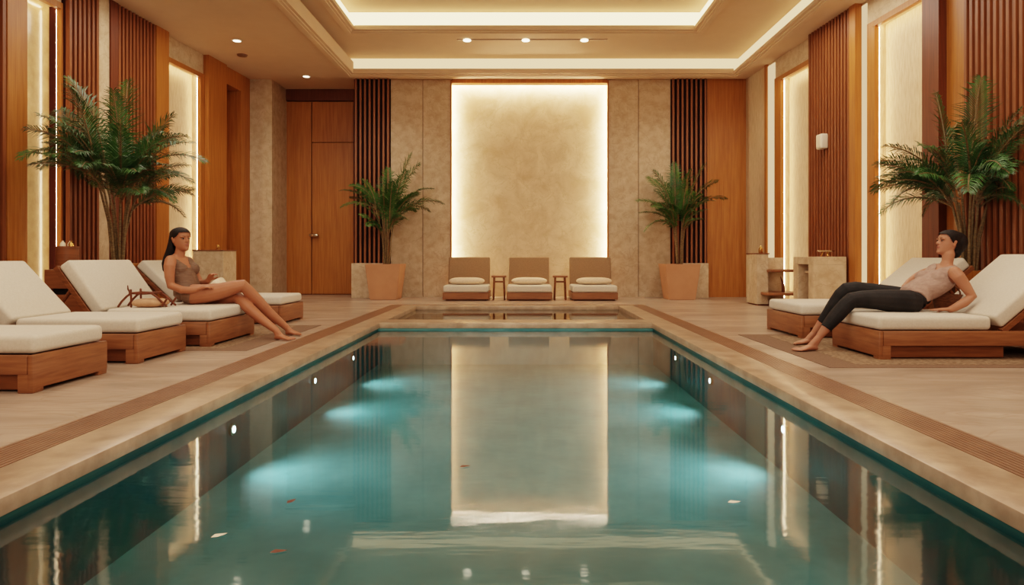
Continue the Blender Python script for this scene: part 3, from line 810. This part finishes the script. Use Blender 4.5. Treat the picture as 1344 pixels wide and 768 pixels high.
# twig-framed bag on the third left lounger
Yb = 7.9
def PB(px, py, Y=Yb): return P(px, py, Y)
zc = .42
base = V((-4.25, Yb, zc))
r = thing('twig_handle_bag', base, 'soft tan bag with bent brown twig handles lying on the left lounger seat', 'bag')
fm = MB()
for dy in (-.10, .10):
    def Q(px, z): return V(((162+(px-137)*.74-CX)*Yb/F, Yb+dy, z))
    fm.tube([Q(137, zc+.015), Q(143, zc+.07), Q(152, zc+.13), Q(160, zc+.165)], .013, 8)
    fm.tube([Q(157, zc+.165), Q(180, zc+.16), Q(197, zc+.165)], .013, 8)
    fm.tube([Q(195, zc+.165), Q(205, zc+.12), Q(214, zc+.06), Q(221, zc+.02)], .013, 8)
    fm.tube([Q(159, zc+.20), Q(159.5, zc+.1), Q(159.5, zc+.012)], .012, 8)
    fm.tube([Q(214, zc+.02), Q(222, zc+.10)], .012, 8)
    if dy < 0: fm.tube([Q(158, zc+.17), Q(154, zc+.21), Q(153.5, zc+.25)], [.012,.009,.006], 8)
fm.tube([(Q(160,0).x, Yb-.10, zc+.165), (Q(160,0).x, Yb+.10, zc+.165)], .012, 8)
fm.tube([(Q(196,0).x, Yb-.10, zc+.165), (Q(196,0).x, Yb+.10, zc+.165)], .012, 8)
fm.build('twig_frame', 'wood_dark', r, smooth=60)
bm_ = MB(); bm_.add_bm(pillow_bm(((198-CX)*Yb/F, Yb, zc+.052), .18, .15, .05)); bm_.build('cloth_pouch', 'tan_cloth', r, smooth=60)

# woven basket behind the reclining woman
c = P(1236, 409, 7.46); c = V((4.62, 7.47, .42))
r = thing('woven_basket', c, 'small brown woven basket on the right lounger behind the woman\'s back', 'basket')
bk = MB(); rings = []
for q, z in ((.10,.002),(.12,.01),(.14,.08),(.155,.15),(.16,.17),(.145,.17),(.13,.1),(.1,.02)):
    rings.append((c+V((0,0,z)), V((1,0,0)), V((0,1,0)), q, q*.75, q*.75))
bk.loft(rings, 24); bk.build('bowl', 'wicker', r, smooth=40)
MB().tube([c+V((.15*math.cos(a_), 0, .16+.12*math.sin(a_))) for a_ in [PI*k/10 for k in range(11)]], .010, 8).build('handle', 'wicker', r, smooth=60)

# floating leaves / specks on the pool
rnd = random.Random(4)
for px, py in ((287,704),(365,725),(382,659),(610,613),(963,660)):
    Y = F*(1-WATER)/(py-HY); c = P(px, py, Y); c.z = WATER+.004
    a_ = rnd.uniform(0, PI); d = V((math.cos(a_), math.sin(a_), 0)); e_ = V((-d.y, d.x, 0))
    MB().add([c-d*.03, c-d*.01+e_*.012+V((0,0,.004)), c+d*.015+e_*.008, c+d*.035, c+d*.015-e_*.009, c-d*.01-e_*.012], [[0,1,2,3,4,5]]).build('fallen_petal', 'ceramic' if px in (287,963) else 'wood_dark', label='tiny fallen petal floating on the pool water', cat='petal', group='petals floating on the pool')

# ------------------------------------------------------------------ people
def remesh(mb, name, voxel, smooth_it=6):
    me = mb.mesh(name+'_raw', [])
    o = bpy.data.objects.new(name+'_raw', me); col.objects.link(o)
    md = o.modifiers.new('r', 'REMESH'); md.mode = 'VOXEL'; md.voxel_size = voxel; md.use_smooth_shade = True
    s2 = o.modifiers.new('s', 'SMOOTH'); s2.iterations = smooth_it; s2.factor = .5
    dg = bpy.context.evaluated_depsgraph_get(); dg.update()
    res = bpy.data.meshes.new_from_object(o.evaluated_get(dg), depsgraph=dg)
    res.name = name
    bpy.data.objects.remove(o); bpy.data.meshes.remove(me)
    res.polygons.foreach_set('use_smooth', [True]*len(res.polygons))
    return res

class Fig:
    def __init__(s): s.m = MB(); s.segs = []
    def limb(s, label, pts, rad, n=14):
        s.m.tube(pts, rad, n)
        for i in range(len(pts)-1): s.segs.append((label, V(pts[i]), V(pts[i+1]), rad[i], rad[i+1], i, len(pts)-1))
    def torso(s, rings, fwd):
        R = []
        for c, lat, a, bf, bb in rings: R.append((V(c), V(lat).normalized(), None, a, bf, bb))
        out = []
        for i, (c, l, _, a, bf, bb) in enumerate(R):
            t = (R[min(i+1,len(R)-1)][0]-R[max(i-1,0)][0]).normalized()
            d = t.cross(l).normalized()
            if d.dot(fwd) < 0: d = -d
            l2 = d.cross(t).normalized()
            if l2.dot(l) < 0: l2 = -l2
            out.append((c, l2, d, a, bf, bb))
        s.tor = out; s.m.loft(out, 24)
        for i in range(len(out)-1):
            s.segs.append(('torso', out[i][0], out[i+1][0], (out[i][3]+out[i][4])/2, (out[i+1][3]+out[i+1][4])/2, i, len(out)-1))
    def classify(s, p):
        best = None
        for lb, a, b, ra, rb, i, n in s.segs:
            ab = b-a; t = max(0, min(1, (p-a).dot(ab)/ab.length_squared))
            d = (p-(a+ab*t)).length-(ra+(rb-ra)*t)
            if best is None or d < best[0]: best = (d, lb, (i+t)/n)
        return best[1], best[2]
    def torso_coords(s, p):
        best = None
        for i in range(len(s.tor)-1):
            a, b = s.tor[i][0], s.tor[i+1][0]; ab = b-a; t = (p-a).dot(ab)/ab.length_squared
            t = max(0 if i else -1, min(1 if i < len(s.tor)-2 else 2, t)); q = a+ab*t
            d = (p-q).length
            if best is None or d < best[0]:
                best = (d, i+t, (p-q).dot(s.tor[i][1]), (p-q).dot(s.tor[i][2]))
        return best[1:]
    def hand(s, wrist, d, nrm, thumb_side, curl=.5, size=1.0, spread=.10):
        """palm + four fingers + thumb; d: wrist->knuckles, nrm: out of the palm, thumb_side: lateral vec towards the thumb"""
        d = V(d).normalized(); nrm = V(nrm); nrm = (nrm-d*nrm.dot(d)).normalized(); ts = V(thumb_side); ts = (ts-d*ts.dot(d)-nrm*ts.dot(nrm)).normalized()
        w = V(wrist); z = size
        s.m.loft([(w-d*.01*z, ts, nrm, .028*z, .02*z, .02*z), (w+d*.03*z, ts, nrm, .036*z, .019*z, .019*z), (w+d*.075*z, ts, nrm, .044*z, .018*z, .017*z), (w+d*.105*z, ts, nrm, .044*z, .014*z, .014*z)], 14)
        s.segs.append(('hand', w, w+d*.2*z, .04, .04, 0, 1))
        for k, (off, ln) in enumerate(((.033, .088), (.011, .098), (-.011, .090), (-.032, .070))):
            q = w+d*(.098-abs(off)*.12)*z+ts*off*z; dd = (d+ts*off*spread*8).normalized(); pts = [q-d*.02*z]; ang = curl*.5
            pts.append(q)
            for j, fr_ in enumerate((.45, .31, .24)):
                v = dd*math.cos(ang)+nrm*math.sin(ang); q = q+v*ln*fr_*z; pts.append(q); ang += curl*(.8 if j == 0 else .6)
            s.m.tube(pts, [.0105*z, .0108*z, .0098*z, .0088*z, .0072*z], 8)
        q = w+d*.022*z+ts*.026*z; v = (ts*.8+d*.7+nrm*.35).normalized(); pts = [q]
        q = q+v*.042*z; pts.append(q); v = (ts*.35+d*.9+nrm*.4).normalized(); q = q+v*.034*z; pts.append(q); v = (d+nrm*.5).normalized(); q = q+v*.026*z; pts.append(q)
        s.m.tube(pts, [.015*z, .0135*z, .0115*z, .009*z], 8)
    def foot(s, ankle, heel, ball, lat, sole_z, r=.036, z=1.0, toelen=.06):
        """heel and ball: points on the floor line; lat: towards the big toe"""
        ankle, heel, ball = V(ankle), V(heel), V(ball); d = (ball-heel); d.z = 0; d.normalize(); lat = V(lat); lat = (lat-d*lat.dot(d)).normalized()
        up = V((0,0,1))
        h = V((heel.x, heel.y, sole_z)); b = V((ball.x, ball.y, sole_z))
        L = (b-h).length
        R = []
        for f_, hh, w in ((-.02,.03,.025),(.06,.055,.036),(.25,.075,.038),(.5,.062,.042),(.8,.042,.052),(1.0,.03,.053),(1.06,.022,.045)):
            c = h+d*(L*f_)+up*(hh/2+.004); R.append((c, lat, up, w*z, hh/2, hh/2))
        s.m.loft(R, 14)
        s.m.tube([ankle, h+d*.035+up*.05], [r, .036*z], 12)
        s.m.tube([ankle, h+d*(L*.42)+up*.045], [r*.95, .03*z], 12)
        s.segs.append(('foot', h, b, .04, .04, 0, 1))
        for k in range(5):
            off = (.038, .016, -.004, -.022, -.038)[k]; ln = toelen*(1.0, .95, .85, .72, .58)[k]; rr = (.0165, .0115, .011, .0105, .010)[k]
            q = b+lat*off*z+d*(-.005*k)
            s.m.tube([q-d*.01+up*(rr+.006), q+d*ln*.5+up*(rr+.008), q+d*ln+up*(rr+.002)], [rr*1.05, rr, rr*.9], 8)
    def head(s, org, hh, fwd, up):
        fwd = V(fwd).normalized(); up = V(up); up = (up-fwd*up.dot(fwd)).normalized(); lat = up.cross(fwd).normalized()
        s.H = (V(org), hh, fwd, up, lat)
        prof = [(-.01,.30,-.10,.09),(.03,.36,-.02,.145),(.09,.385,.05,.20),(.16,.375,.12,.24),(.22,.375,.2,.262),(.29,.38,.32,.285),(.36,.372,.40,.30),(.43,.37,.45,.315),
                (.50,.355,.485,.325),(.545,.352,.495,.33),(.60,.385,.505,.335),(.68,.385,.51,.34),(.76,.36,.50,.335),(.84,.30,.46,.305),(.91,.21,.38,.245),(.96,.11,.27,.165),(.995,0,.10,.07)]
        R = [(s.H[0]+up*(z*hh), lat, fwd, w*hh, f_*hh, b_*hh) for z, f_, b_, w in prof]
        s.m.loft(R, 28)
        Q = s.hp
        s.m.tube([Q(.56,.335,0), Q(.49,.385,0), Q(.425,.425,0), Q(.40,.43,0)], [.032*hh,.042*hh,.056*hh,.05*hh], 10)      # nose
        for sg in (-1, 1): s.m.ball(Q(.395,.385,sg*.05), .04*hh, .035*hh, .03*hh, n=10)
        s.m.ball(Q(.29,.375,0), .085*hh, .032*hh, .022*hh, (lat, fwd, up), 12)   # upper lip
        s.m.ball(Q(.235,.372,0), .075*hh, .034*hh, .024*hh, (lat, fwd, up), 12)  # lower lip
        s.m.ball(Q(.085,.325,0), .10*hh, .075*hh, .075*hh, (lat, fwd, up), 12)      # chin
        for sg in (-1, 1):
            s.m.ball(Q(.605,.33,sg*.15), .12*hh, .055*hh, .035*hh, (lat, fwd, up), 12)  # brow
            s.m.ball(Q(.49,-.06,sg*.335), .03*hh, .075*hh, .135*hh, (lat, fwd, up), 12) # ear
            s.m.ball(Q(.545,-.075,sg*.36), .028*hh, .07*hh, .07*hh, (lat, fwd, up), 12)
        s.segs.append(('head', Q(.1,0,0), Q(.85,0,0), .3*hh, .3*hh, 0, 1))
    def hp(s, z, f_, l):
        o, hh, fwd, up, lat = s.H
        return o+up*(z*hh)+fwd*(f_*hh)+lat*(l*hh)
    def finish(s, loc, label, skin, voxel=.0055):
        me = remesh(s.m, 'person', voxel, 5)
        me.materials.clear(); me.materials.append(MATS[skin]); me.materials.append(MATS['lip'])
        loc = V(loc)
        me.transform(Matrix.Translation(-loc*S))
        o = bpy.data.objects.new('person', me); col.objects.link(o); o.location = loc*S
        FRAMES[o.name] = Matrix.Translation(loc)
        tag(o, label, 'person')
        s.o = o; s.loc = loc; s.cls = [s.classify(v.co/S+loc) for v in me.vertices]
        hh = s.H[1]; c1 = s.hp(.262, .40, 0); _, _, fwd, up, lat = s.H
        for p in me.polygons:
            q = p.center/S+loc-c1
            x, y, z = q.dot(lat)/hh, q.dot(fwd)/hh, q.dot(up)/hh
            if abs(y) < .09 and (x/.10)**2+(z/.042)**2 < 1: p.material_index = 1
        return o
    def cloth(s, name, mat_, pred, off, label=None):
        me = s.o.data; keep = [pred(lb, t, v.co/S+s.loc) for v, (lb, t) in zip(me.vertices, s.cls)]
        idx = {}; vs = []; fs = []
        for p in me.polygons:
            if all(keep[i] for i in p.vertices):
                f = []
                for i in p.vertices:
                    if i not in idx:
                        v = me.vertices[i]; idx[i] = len(vs); vs.append(v.co+v.normal*off)
                    f.append(idx[i])
                fs.append(f)
        cm_ = bpy.data.meshes.new(name); cm_.from_pydata(vs, [], fs); cm_.materials.append(MATS[mat_])
        bm = bmesh.new(); bm.from_mesh(cm_)
        be = [e for e in bm.edges if e.is_boundary]
        for _ in range(4):
            new = {}
            for e in be:
                for a, b in (e.verts, reversed(e.verts)): new.setdefault(a, []).append(b.co.copy())
            for v, l in new.items(): v.co = v.co*.5+sum(l, V())/len(l)*.5
        # turn the border inwards so the hem closes on the body
        ret = bmesh.ops.extrude_edge_only(bm, edges=be)
        nv = [g_ for g_ in ret['geom'] if isinstance(g_, bmesh.types.BMVert)]
        bm.normal_update()
        for v in nv: 
            nb = [e.other_vert(v) for e in v.link_edges]
            nrm = sum((w.normal for w in nb), V())
            if nrm.length > 0: v.co -= nrm.normalized()*off*1.3
        bm.to_mesh(cm_); bm.free()
        cm_.polygons.foreach_set('use_smooth', [True]*len(cm_.polygons))
        o = bpy.data.objects.new(name, cm_); col.objects.link(o); o.parent = s.o
        if label: o['label'] = label
        return o
    def child_remesh(s, mb, name, mat_, voxel=.006, it=4, label=None, cut=None):
        me = remesh(mb, name, voxel, it)
        if cut:
            o_, hh, fwd, up, lat = s.H; bm = bmesh.new(); bm.from_mesh(me); dead = []
            for f_ in bm.faces:
                q = f_.calc_center_median()/S-o_
                if q.dot(fwd)/hh > cut(q.dot(up)/hh, abs(q.dot(lat))/hh): dead.append(f_)
            bmesh.ops.delete(bm, geom=dead, context='FACES'); bm.to_mesh(me); bm.free()
            me.polygons.foreach_set('use_smooth', [True]*len(me.polygons))
        me.materials.clear(); me.materials.append(MATS[mat_]); me.transform(Matrix.Translation(-s.loc*S))
        o = bpy.data.objects.new(name, me); col.objects.link(o); o.parent = s.o
        if label: o['label'] = label
        return o
    def eyes(s):
        hh = s.H[1]; _, _, fwd, up, lat = s.H
        for sg in (-1, 1):
            c = s.hp(.515, .315, sg*.145)
            e_ = MB(); e_.ball(c, .056*hh, .045*hh, .022*hh, (lat, fwd, up), 12); eo = e_.build('eye', 'eye_white', s.o, smooth=60)
            i_ = MB(); i_.ball(c+fwd*.036*hh, .026*hh, .017*hh, .026*hh, (lat, fwd, up), 10); i_.build('iris', 'iris', eo, smooth=60)
            l_ = MB(); l_.tube([s.hp(.545,.33,sg*.065), s.hp(.558,.36,sg*.12), s.hp(.552,.345,sg*.175), s.hp(.54,.315,sg*.205)], [.005*hh,.009*hh,.009*hh,.004*hh], 6); l_.build('eyelashes', 'hair', s.o)
            b_ = MB(); b_.tube([s.hp(.615,.385,sg*.07), s.hp(.64,.375,sg*.14), s.hp(.64,.35,sg*.19), s.hp(.625,.32,sg*.225)], [.010*hh,.012*hh,.010*hh,.005*hh], 8, flat=.6); b_.build('eyebrow', 'hair', s.o)

def hair_cap(fig, k=1.07):
    """closed shell over the whole skull; the face is cut out of it afterwards"""
    o, hh, fwd, up, lat = fig.H; m = MB()
    prof = [(.22,.30,.30,.26),(.36,.34,.42,.30),(.43,.35,.47,.32),(.50,.34,.505,.33),(.60,.37,.53,.345),(.68,.385,.535,.352),(.76,.375,.525,.347),(.84,.325,.485,.32),(.91,.25,.41,.265),(.96,.16,.31,.20),(1.0,.06,.17,.11),(1.012,.0,.05,.03)]
    m.loft([(o+up*(z*hh*1.015+.002), lat, fwd, w*hh*k, f_*hh*k, b_*hh*k) for z, f_, b_, w in prof], 28)
    return m
def lerp_tab(tab, z):
    if z <= tab[0][0]: return tab[0][1]
    for (a, fa), (b, fb) in zip(tab, tab[1:]):
        if z <= b: return fa+(fb-fa)*(z-a)/(b-a)
    return tab[-1][1]

# ---- woman on the left lounger (brown swimsuit)
f = Fig()
Yc = 8.45
lat_lo, lat_hi = V((-.12, -1, 0)), V((-.42, -.9, 0))      # towards her right (camera) side
FW = V((.95, -.3, 0))
f.torso([(P(246,393.5,Yc), lat_lo, .15, .10, .10), (P(248,387,Yc), lat_lo, .200, .145, .15), (P(246,379,Yc), lat_lo, .185, .135, .14), (P(243,370,Yc), lat_lo, .155, .135, .12),
         (P(240,360,Yc), V((-.3,-.95,0)), .165, .125, .12), (P(237.5,351,Yc), lat_hi, .185, .115, .125), (P(235,343,Yc), lat_hi, .185, .085, .105), (P(234,337.5,Yc), lat_hi, .11, .06, .075), (P(234.5,334,Yc), lat_hi, .06, .055, .055)], FW)
lh = lat_hi.normalized()
for sg in (-1, 1):
    c = P(244, 353.5, Yc)+lh*(sg*.085); f.m.ball(c, .085, .085, .08, n=14); f.segs.append(('torso', c, c+V((0,0,.001)), .085, .085, 5, 8))
f.limb('neck', [P(234.5,340,Yc), P(236.5,330,Yc), P(238,322,Yc)], [.068, .058, .06])
f.limb('arm_r', [P(224,342,8.26), P(222.5,350,8.22), P(222.5,363,8.2), P(224.5,375,8.2), P(238,380.5,8.18), P(250,381,8.2), P(258,380,8.22)], [.066,.066,.056,.05,.048,.04,.034])
f.hand(P(258,380,8.22), V((1,.15,.35)), V((.1,.3,-1)), V((.3,1,.2)), curl=.55, size=1.05)
f.limb('arm_l', [P(247,343,8.62), P(252,351,8.7), P(258,363,8.74), P(263,372,8.72), P(269,371.5,8.62), P(273,368.5,8.52)], [.06,.058,.05,.046,.042,.034])
f.hand(P(273,368.5,8.52), V((.6,-.35,.75)), V((.75,-.5,-.35)), V((.4,.4,.5)), curl=.75, size=1.0)
f.limb('leg_r', [P(252,386.5,8.33), P(270,385.5,8.34), P(290,382,8.36), P(308,377,8.39), P(319,374.5,8.42), P(325,381,8.46), P(338,394.5,8.52), P(354,411,8.6), P(376,430,8.7)], [.125,.115,.10,.084,.076,.072,.072,.06,.04])
f.limb('leg_l', [P(252,388.5,8.60), P(275,391,8.58), P(298,391,8.55), P(311,390,8.5), P(317,395,8.46), P(328,406,8.4), P(343,419,8.32), P(362,433.5,8.22)], [.12,.105,.085,.074,.07,.07,.058,.040])
YR, YLf = 8.72, 8.22
gz = .007
hr = P(378,440,YR); f.foot(P(376,430,8.7), V((hr.x-.02, YR, 0)), V((hr.x+.15, YR-.06, 0)), V((-.2,-1,0)), gz)
hl = P(364,447,YLf); f.foot(P(362,433.5,8.22), V((hl.x-.02, YLf, 0)), V((hl.x+.16, YLf-.07, 0)), V((-.2,1,0)), gz)
f.head(P(238.5,329.5,Yc), .285, V((.86,-.46,.02)), V((-.10,0,1)))
pers1 = f.finish((P(248,395,Yc).x, Yc, .42), 'dark-haired woman in a brown swimsuit sitting with crossed legs on a left lounger', 'skin')
def suit(lb, t, p):
    s_, l, d = f.torso_coords(p)
    if lb in ('leg_r', 'leg_l'):
        return t < .11 and s_ < 2.3 and d < .15
    if lb != 'torso': return False
    al = abs(l)
    if s_ < 4.6: return True
    if d > 0:    # front V neck with straps
        return al > .015+(s_-4.6)*.036 and al < .155-(max(0, s_-5.2))*.020
    return al < .15 and (s_ < 5.3 or (.07 < al < .125))
f.cloth('swimsuit', 'swimsuit', suit, .006)
hm = hair_cap(f)
Q = f.hp
o_, hh_, fw_, up_, la_ = f.H
hm.loft([(Q(.68,-.18,0), la_, fw_, .35*hh_, .24*hh_, .35*hh_), (Q(.40,-.25,-.02), la_, fw_, .375*hh_, .19*hh_, .30*hh_), (Q(.12,-.31,-.06), la_, fw_, .40*hh_, .21*hh_, .27*hh_), (Q(-.2,-.43,-.11), la_, fw_, .43*hh_, .21*hh_, .24*hh_), (Q(-.5,-.54,-.16), la_, fw_, .42*hh_, .18*hh_, .21*hh_), (Q(-.80,-.63,-.18), la_, fw_, .32*hh_, .12*hh_, .14*hh_), (Q(-1.0,-.68,-.18), la_, fw_, .15*hh_, .05*hh_, .06*hh_)], 24)
f.child_remesh(hm, 'hair', 'hair', cut=lambda z, l: lerp_tab([(.40,-.14),(.5,-.06),(.56,.03),(.64,.18),(.74,.255),(.80,.32+(.08-l)*.3),(.84,.9)], z))
f.eyes()
# towel in her lap / on her thigh
a = P(285, 372, 8.5)
tm = MB(); tm.loft([(P(277,377,8.5), V((0,1,0)), V((.3,0,1)), .10, .02, .02), (P(283,372,8.5), V((0,1,0)), V((.3,0,1)), .13, .05, .04), (P(288,371,8.5), V((0,1,0)), V((.3,0,1)), .14, .065, .06), (P(293,375,8.5), V((0,1,0)), V((.5,0,1)), .12, .035, .04), (P(297,378,8.5), V((0,1,0)), V((.5,0,1)), .08, .012, .012)], 18)
tm.build('folded_towel', 'towel', label='small folded cream towel on the seated woman\'s thigh under her hand', cat='towel', smooth=70)

# ---- woman reclining on the right lounger (tank top, black leggings)
f = Fig()
Yc = 7.36
latR = V((.14, -1, 0)); latU = V((.40, -.92, 0))      # towards her left (camera) side
FW = V((-.7, -.25, .7))
f.torso([(P(1204,401,Yc), latR, .14, .09, .10), (P(1196,396,Yc), latR, .195, .135, .135), (P(1201,388,Yc), latR, .185, .13, .135), (P(1209,381,Yc), V((.2,-1,0)), .155, .12, .125),
         (P(1220,376,Yc), V((.3,-.95,0)), .165, .12, .12), (P(1230,367.5,Yc), latU, .185, .105, .115), (P(1239,356.5,Yc), latU, .19, .08, .10), (P(1243,350,Yc), latU, .135, .062, .075), (P(1243.5,347,Yc), latU, .06, .055, .055)], FW)
lh = latU.normalized()
for sg in (-1, 1):
    c = P(1223, 366.5, Yc)+lh*(sg*.085); f.m.ball(c, .088, .085, .085, n=14); f.segs.append(('torso', c, c+V((0,0,.001)), .085, .085, 5, 8))
f.limb('neck', [P(1241,352,Yc), P(1243.5,343,Yc), P(1245,333,Yc)], [.07, .056, .062])
f.limb('arm_l', [P(1253,358,7.14), P(1258,363.5,7.1), P(1267,376,7.08), P(1275.5,389,7.06), P(1266,397,7.06), P(1254,403.5,7.08), P(1247,406.5,7.1)], [.066,.064,.055,.05,.047,.040,.032])
f.hand(P(1247,406.5,7.1)+V((0,0,.005)), V((-1,.1,-.03)), V((0,0,-1)), V((.1,1,0)), curl=.06, size=1.0)
f.limb('arm_r', [P(1229,354,7.58), P(1221,356.5,7.66), P(1211,359.5,7.72), P(1203,363.5,7.74), P(1194,370.5,7.66), P(1187,377.5,7.56)], [.058,.055,.050,.046,.042,.034])
f.hand(P(1187,377.5,7.56), V((-.7,-.35,-.75)), V((.5,-.3,-.7)), V((-.5,-.5,.3)), curl=.35, size=1.0)
f.limb('leg_l', [P(1194,397,7.24), P(1176,395.5,7.24), P(1152,393.5,7.24), P(1131,393,7.24), P(1117.5,394.5,7.24), P(1110,401,7.24), P(1099,413,7.24), P(1089,424.5,7.25), P(1076,441,7.26)], [.125,.118,.10,.086,.078,.074,.072,.060,.038])
f.limb('leg_r', [P(1191,393,7.52), P(1170,389,7.55), P(1145,384,7.58), P(1122,380,7.6), P(1111,380.5,7.62), P(1104,387,7.64), P(1094,402,7.68), P(1085,415,7.72), P(1069,436.5,7.78)], [.12,.112,.096,.082,.075,.072,.07,.058,.038])
hl = P(1071,460,7.26); f.foot(P(1076,441,7.26), V((hl.x+.01, 7.27, 0)), V((hl.x-.19, 7.20, 0)), V((.1,1,0)), gz, toelen=.065)
hr = P(1066,450,7.80); f.foot(P(1069,436.5,7.78), V((hr.x+.01, 7.80, 0)), V((hr.x-.19, 7.74, 0)), V((.1,-1,0)), gz, toelen=.065)
f.head(P(1242,335,7.38), .27, V((-.98,.02,.16)), V((.22,0,1)))
pers2 = f.finish((P(1196,405,Yc).x, Yc, .42), 'dark-haired woman in tank top and black leggings leaning back on a right lounger', 'skin_pale')
def legg(lb, t, p):
    s_, l, d = f.torso_coords(p)
    if lb in ('leg_l', 'leg_r'): return t < .925
    return lb == 'torso' and s_ < 1.9
def tank(lb, t, p):
    s_, l, d = f.torso_coords(p)
    if lb != 'torso' or s_ < 1.5: return False
    al = abs(l)
    if s_ < 5.4: return True
    if d > 0: return al > (s_-5.5)*.06 and al < .168-(max(0, s_-5.5))*.022
    return al < .16 and (s_ < 6.0 or .06 < al < .13)
f.cloth('leggings', 'leggings', legg, .006)
f.cloth('tank_top', 'tank_top', tank, .009)
hm = hair_cap(f, 1.10)
o_, hh_, fw_, up_, la_ = f.H
hm.ball(f.hp(.55,-.36,0), .37*hh_, .36*hh_, .44*hh_, (la_, fw_, up_), 20)
hm.ball(f.hp(.16,-.32,0), .27*hh_, .22*hh_, .24*hh_, (la_, fw_, up_), 16)
f.child_remesh(hm, 'hair', 'hair', cut=lambda z, l: lerp_tab([(.40,-.14),(.46,-.03),(.50,.03),(.62,.13),(.74,.22),(.80,.28),(.84,.9)], z))
f.eyes()

# ------------------------------------------------------------------ pool lights
def spot(name, loc, target, energy, color, angle, blend=1.0, size=.05):
    ld = bpy.data.lights.new(name, 'SPOT'); ld.energy = energy*S*S; ld.color = color; ld.spot_size = math.radians(angle); ld.spot_blend = blend; ld.shadow_soft_size = size
    o = bpy.data.objects.new(name, ld); col.objects.link(o); o.location = V(loc)*S
    o.rotation_euler = (V(target)-V(loc)).to_track_quat('-Z', 'Y').to_euler()
    return o
def area(name, loc, target, energy, color, sx, sy):
    ld = bpy.data.lights.new(name, 'AREA'); ld.shape = 'RECTANGLE'; ld.size = sx*S; ld.size_y = sy*S; ld.energy = energy*S*S; ld.color = color
    o = bpy.data.objects.new(name, ld); col.objects.link(o); o.location = V(loc)*S
    o.rotation_euler = (V(target)-V(loc)).to_track_quat('-Z', 'Y').to_euler()
    return o
CYAN = (.97, .99, 1.0)
k = 0
PL = [(-1, 5.1, 'nearest underwater light in the left pool wall'), (-1, 7.1, 'middle underwater light in the left pool wall'), (-1, 8.7, 'farthest underwater light in the left pool wall'),
      (1, 5.1, 'nearest underwater light in the right pool wall'), (1, 7.1, 'middle underwater light in the right pool wall'), (1, 8.7, 'farthest underwater light in the right pool wall')]
first = {}
for sd, y, lb in PL:
    x = PX0 if sd < 0 else PX1
    z = -.285
    if sd not in first:
        g = thing('underwater_light', (x, y, z), lb, 'pool light', 'underwater pool lights', rot=0)
        q = MB(); R = []
        for rr, dx in ((.045,0),(.045,.018),(.03,.022)): R.append((V((x-sd*dx, y, z)), V((0,1,0)), V((0,0,1)), rr, rr, rr))
        q.loft(R, 16); q.build('bezel', 'chrome', g)
        q = MB(); R = []
        for rr, dx in ((.027,.02),(.025,.027),(.01,.03)): R.append((V((x-sd*dx, y, z)), V((0,1,0)), V((0,0,1)), rr, rr, rr))
        q.loft(R, 14); q.build('lens', 'pool_lens', g)
        first[sd] = g
    else: dup(first[sd], (x, y, z), lb)
    spot('pool_lamp', (x-sd*.05, y, z), (x-sd*1.2, y+.1, BZ+.02), 62, CYAN, 135, 1.0, .04)
# ------------------------------------------------------------------ room light: added fill lamps, then wall wash spots
WL = (1.0, .86, .71)
for x in (-5.3, 4.6):
    for y in (1.5, 6.5, 11.5):
        area('deck_fill', (x, y, CEIL-.06), (x, y, 0), 95, WL, 1.4, 3.0)  # soft fill added to light floor and loungers evenly
area('tray_fill', (0, 5.5, IZ-.05), (0, 5.5, 0), 230, WL, 4.5, 6.5)  # soft fill added in the tray, out of view
area('rear_fill', (0, -4.5, 4.2), (0, 8, .8), 330, WL, 6, 2.5)  # fill added behind the camera for the faces turned towards it
for x in (-5.3, -3.3, 3.3, 5.2):
    spot('wall_wash', (x, 14.6, CEIL-.05), (x, 16.6, 1.2), 120, WL, 95, 1.0, .08)

w = bpy.data.worlds.new('World'); sc.world = w; w.use_nodes = True
w.node_tree.nodes['Background'].inputs[0].default_value = (1, .8, .55, 1); w.node_tree.nodes['Background'].inputs[1].default_value = .05

# ------------------------------------------------------------------ camera
cd = bpy.data.cameras.new('Camera'); cam = bpy.data.objects.new('Camera', cd); col.objects.link(cam)
cam.location = V((0, 0, 1))*S; cam.rotation_euler = (PI/2, 0, 0)
cd.sensor_width = 36; cd.sensor_fit = 'HORIZONTAL'; cd.lens = F/1344*36
cd.shift_x = -(CX-672)/1344; cd.shift_y = -(384-HY)/1344
cd.clip_start = .05; cd.clip_end = 100
sc.camera = cam
sc.view_settings.view_transform = 'Filmic'
sc.view_settings.look = 'Medium High Contrast'
sc.view_settings.exposure = 0.02
sc.cycles.max_bounces = 8; sc.cycles.diffuse_bounces = 4; sc.cycles.glossy_bounces = 4; sc.cycles.transparent_max_bounces = 8
sc.cycles.sample_clamp_indirect = 6
sc.cycles.use_denoising = True
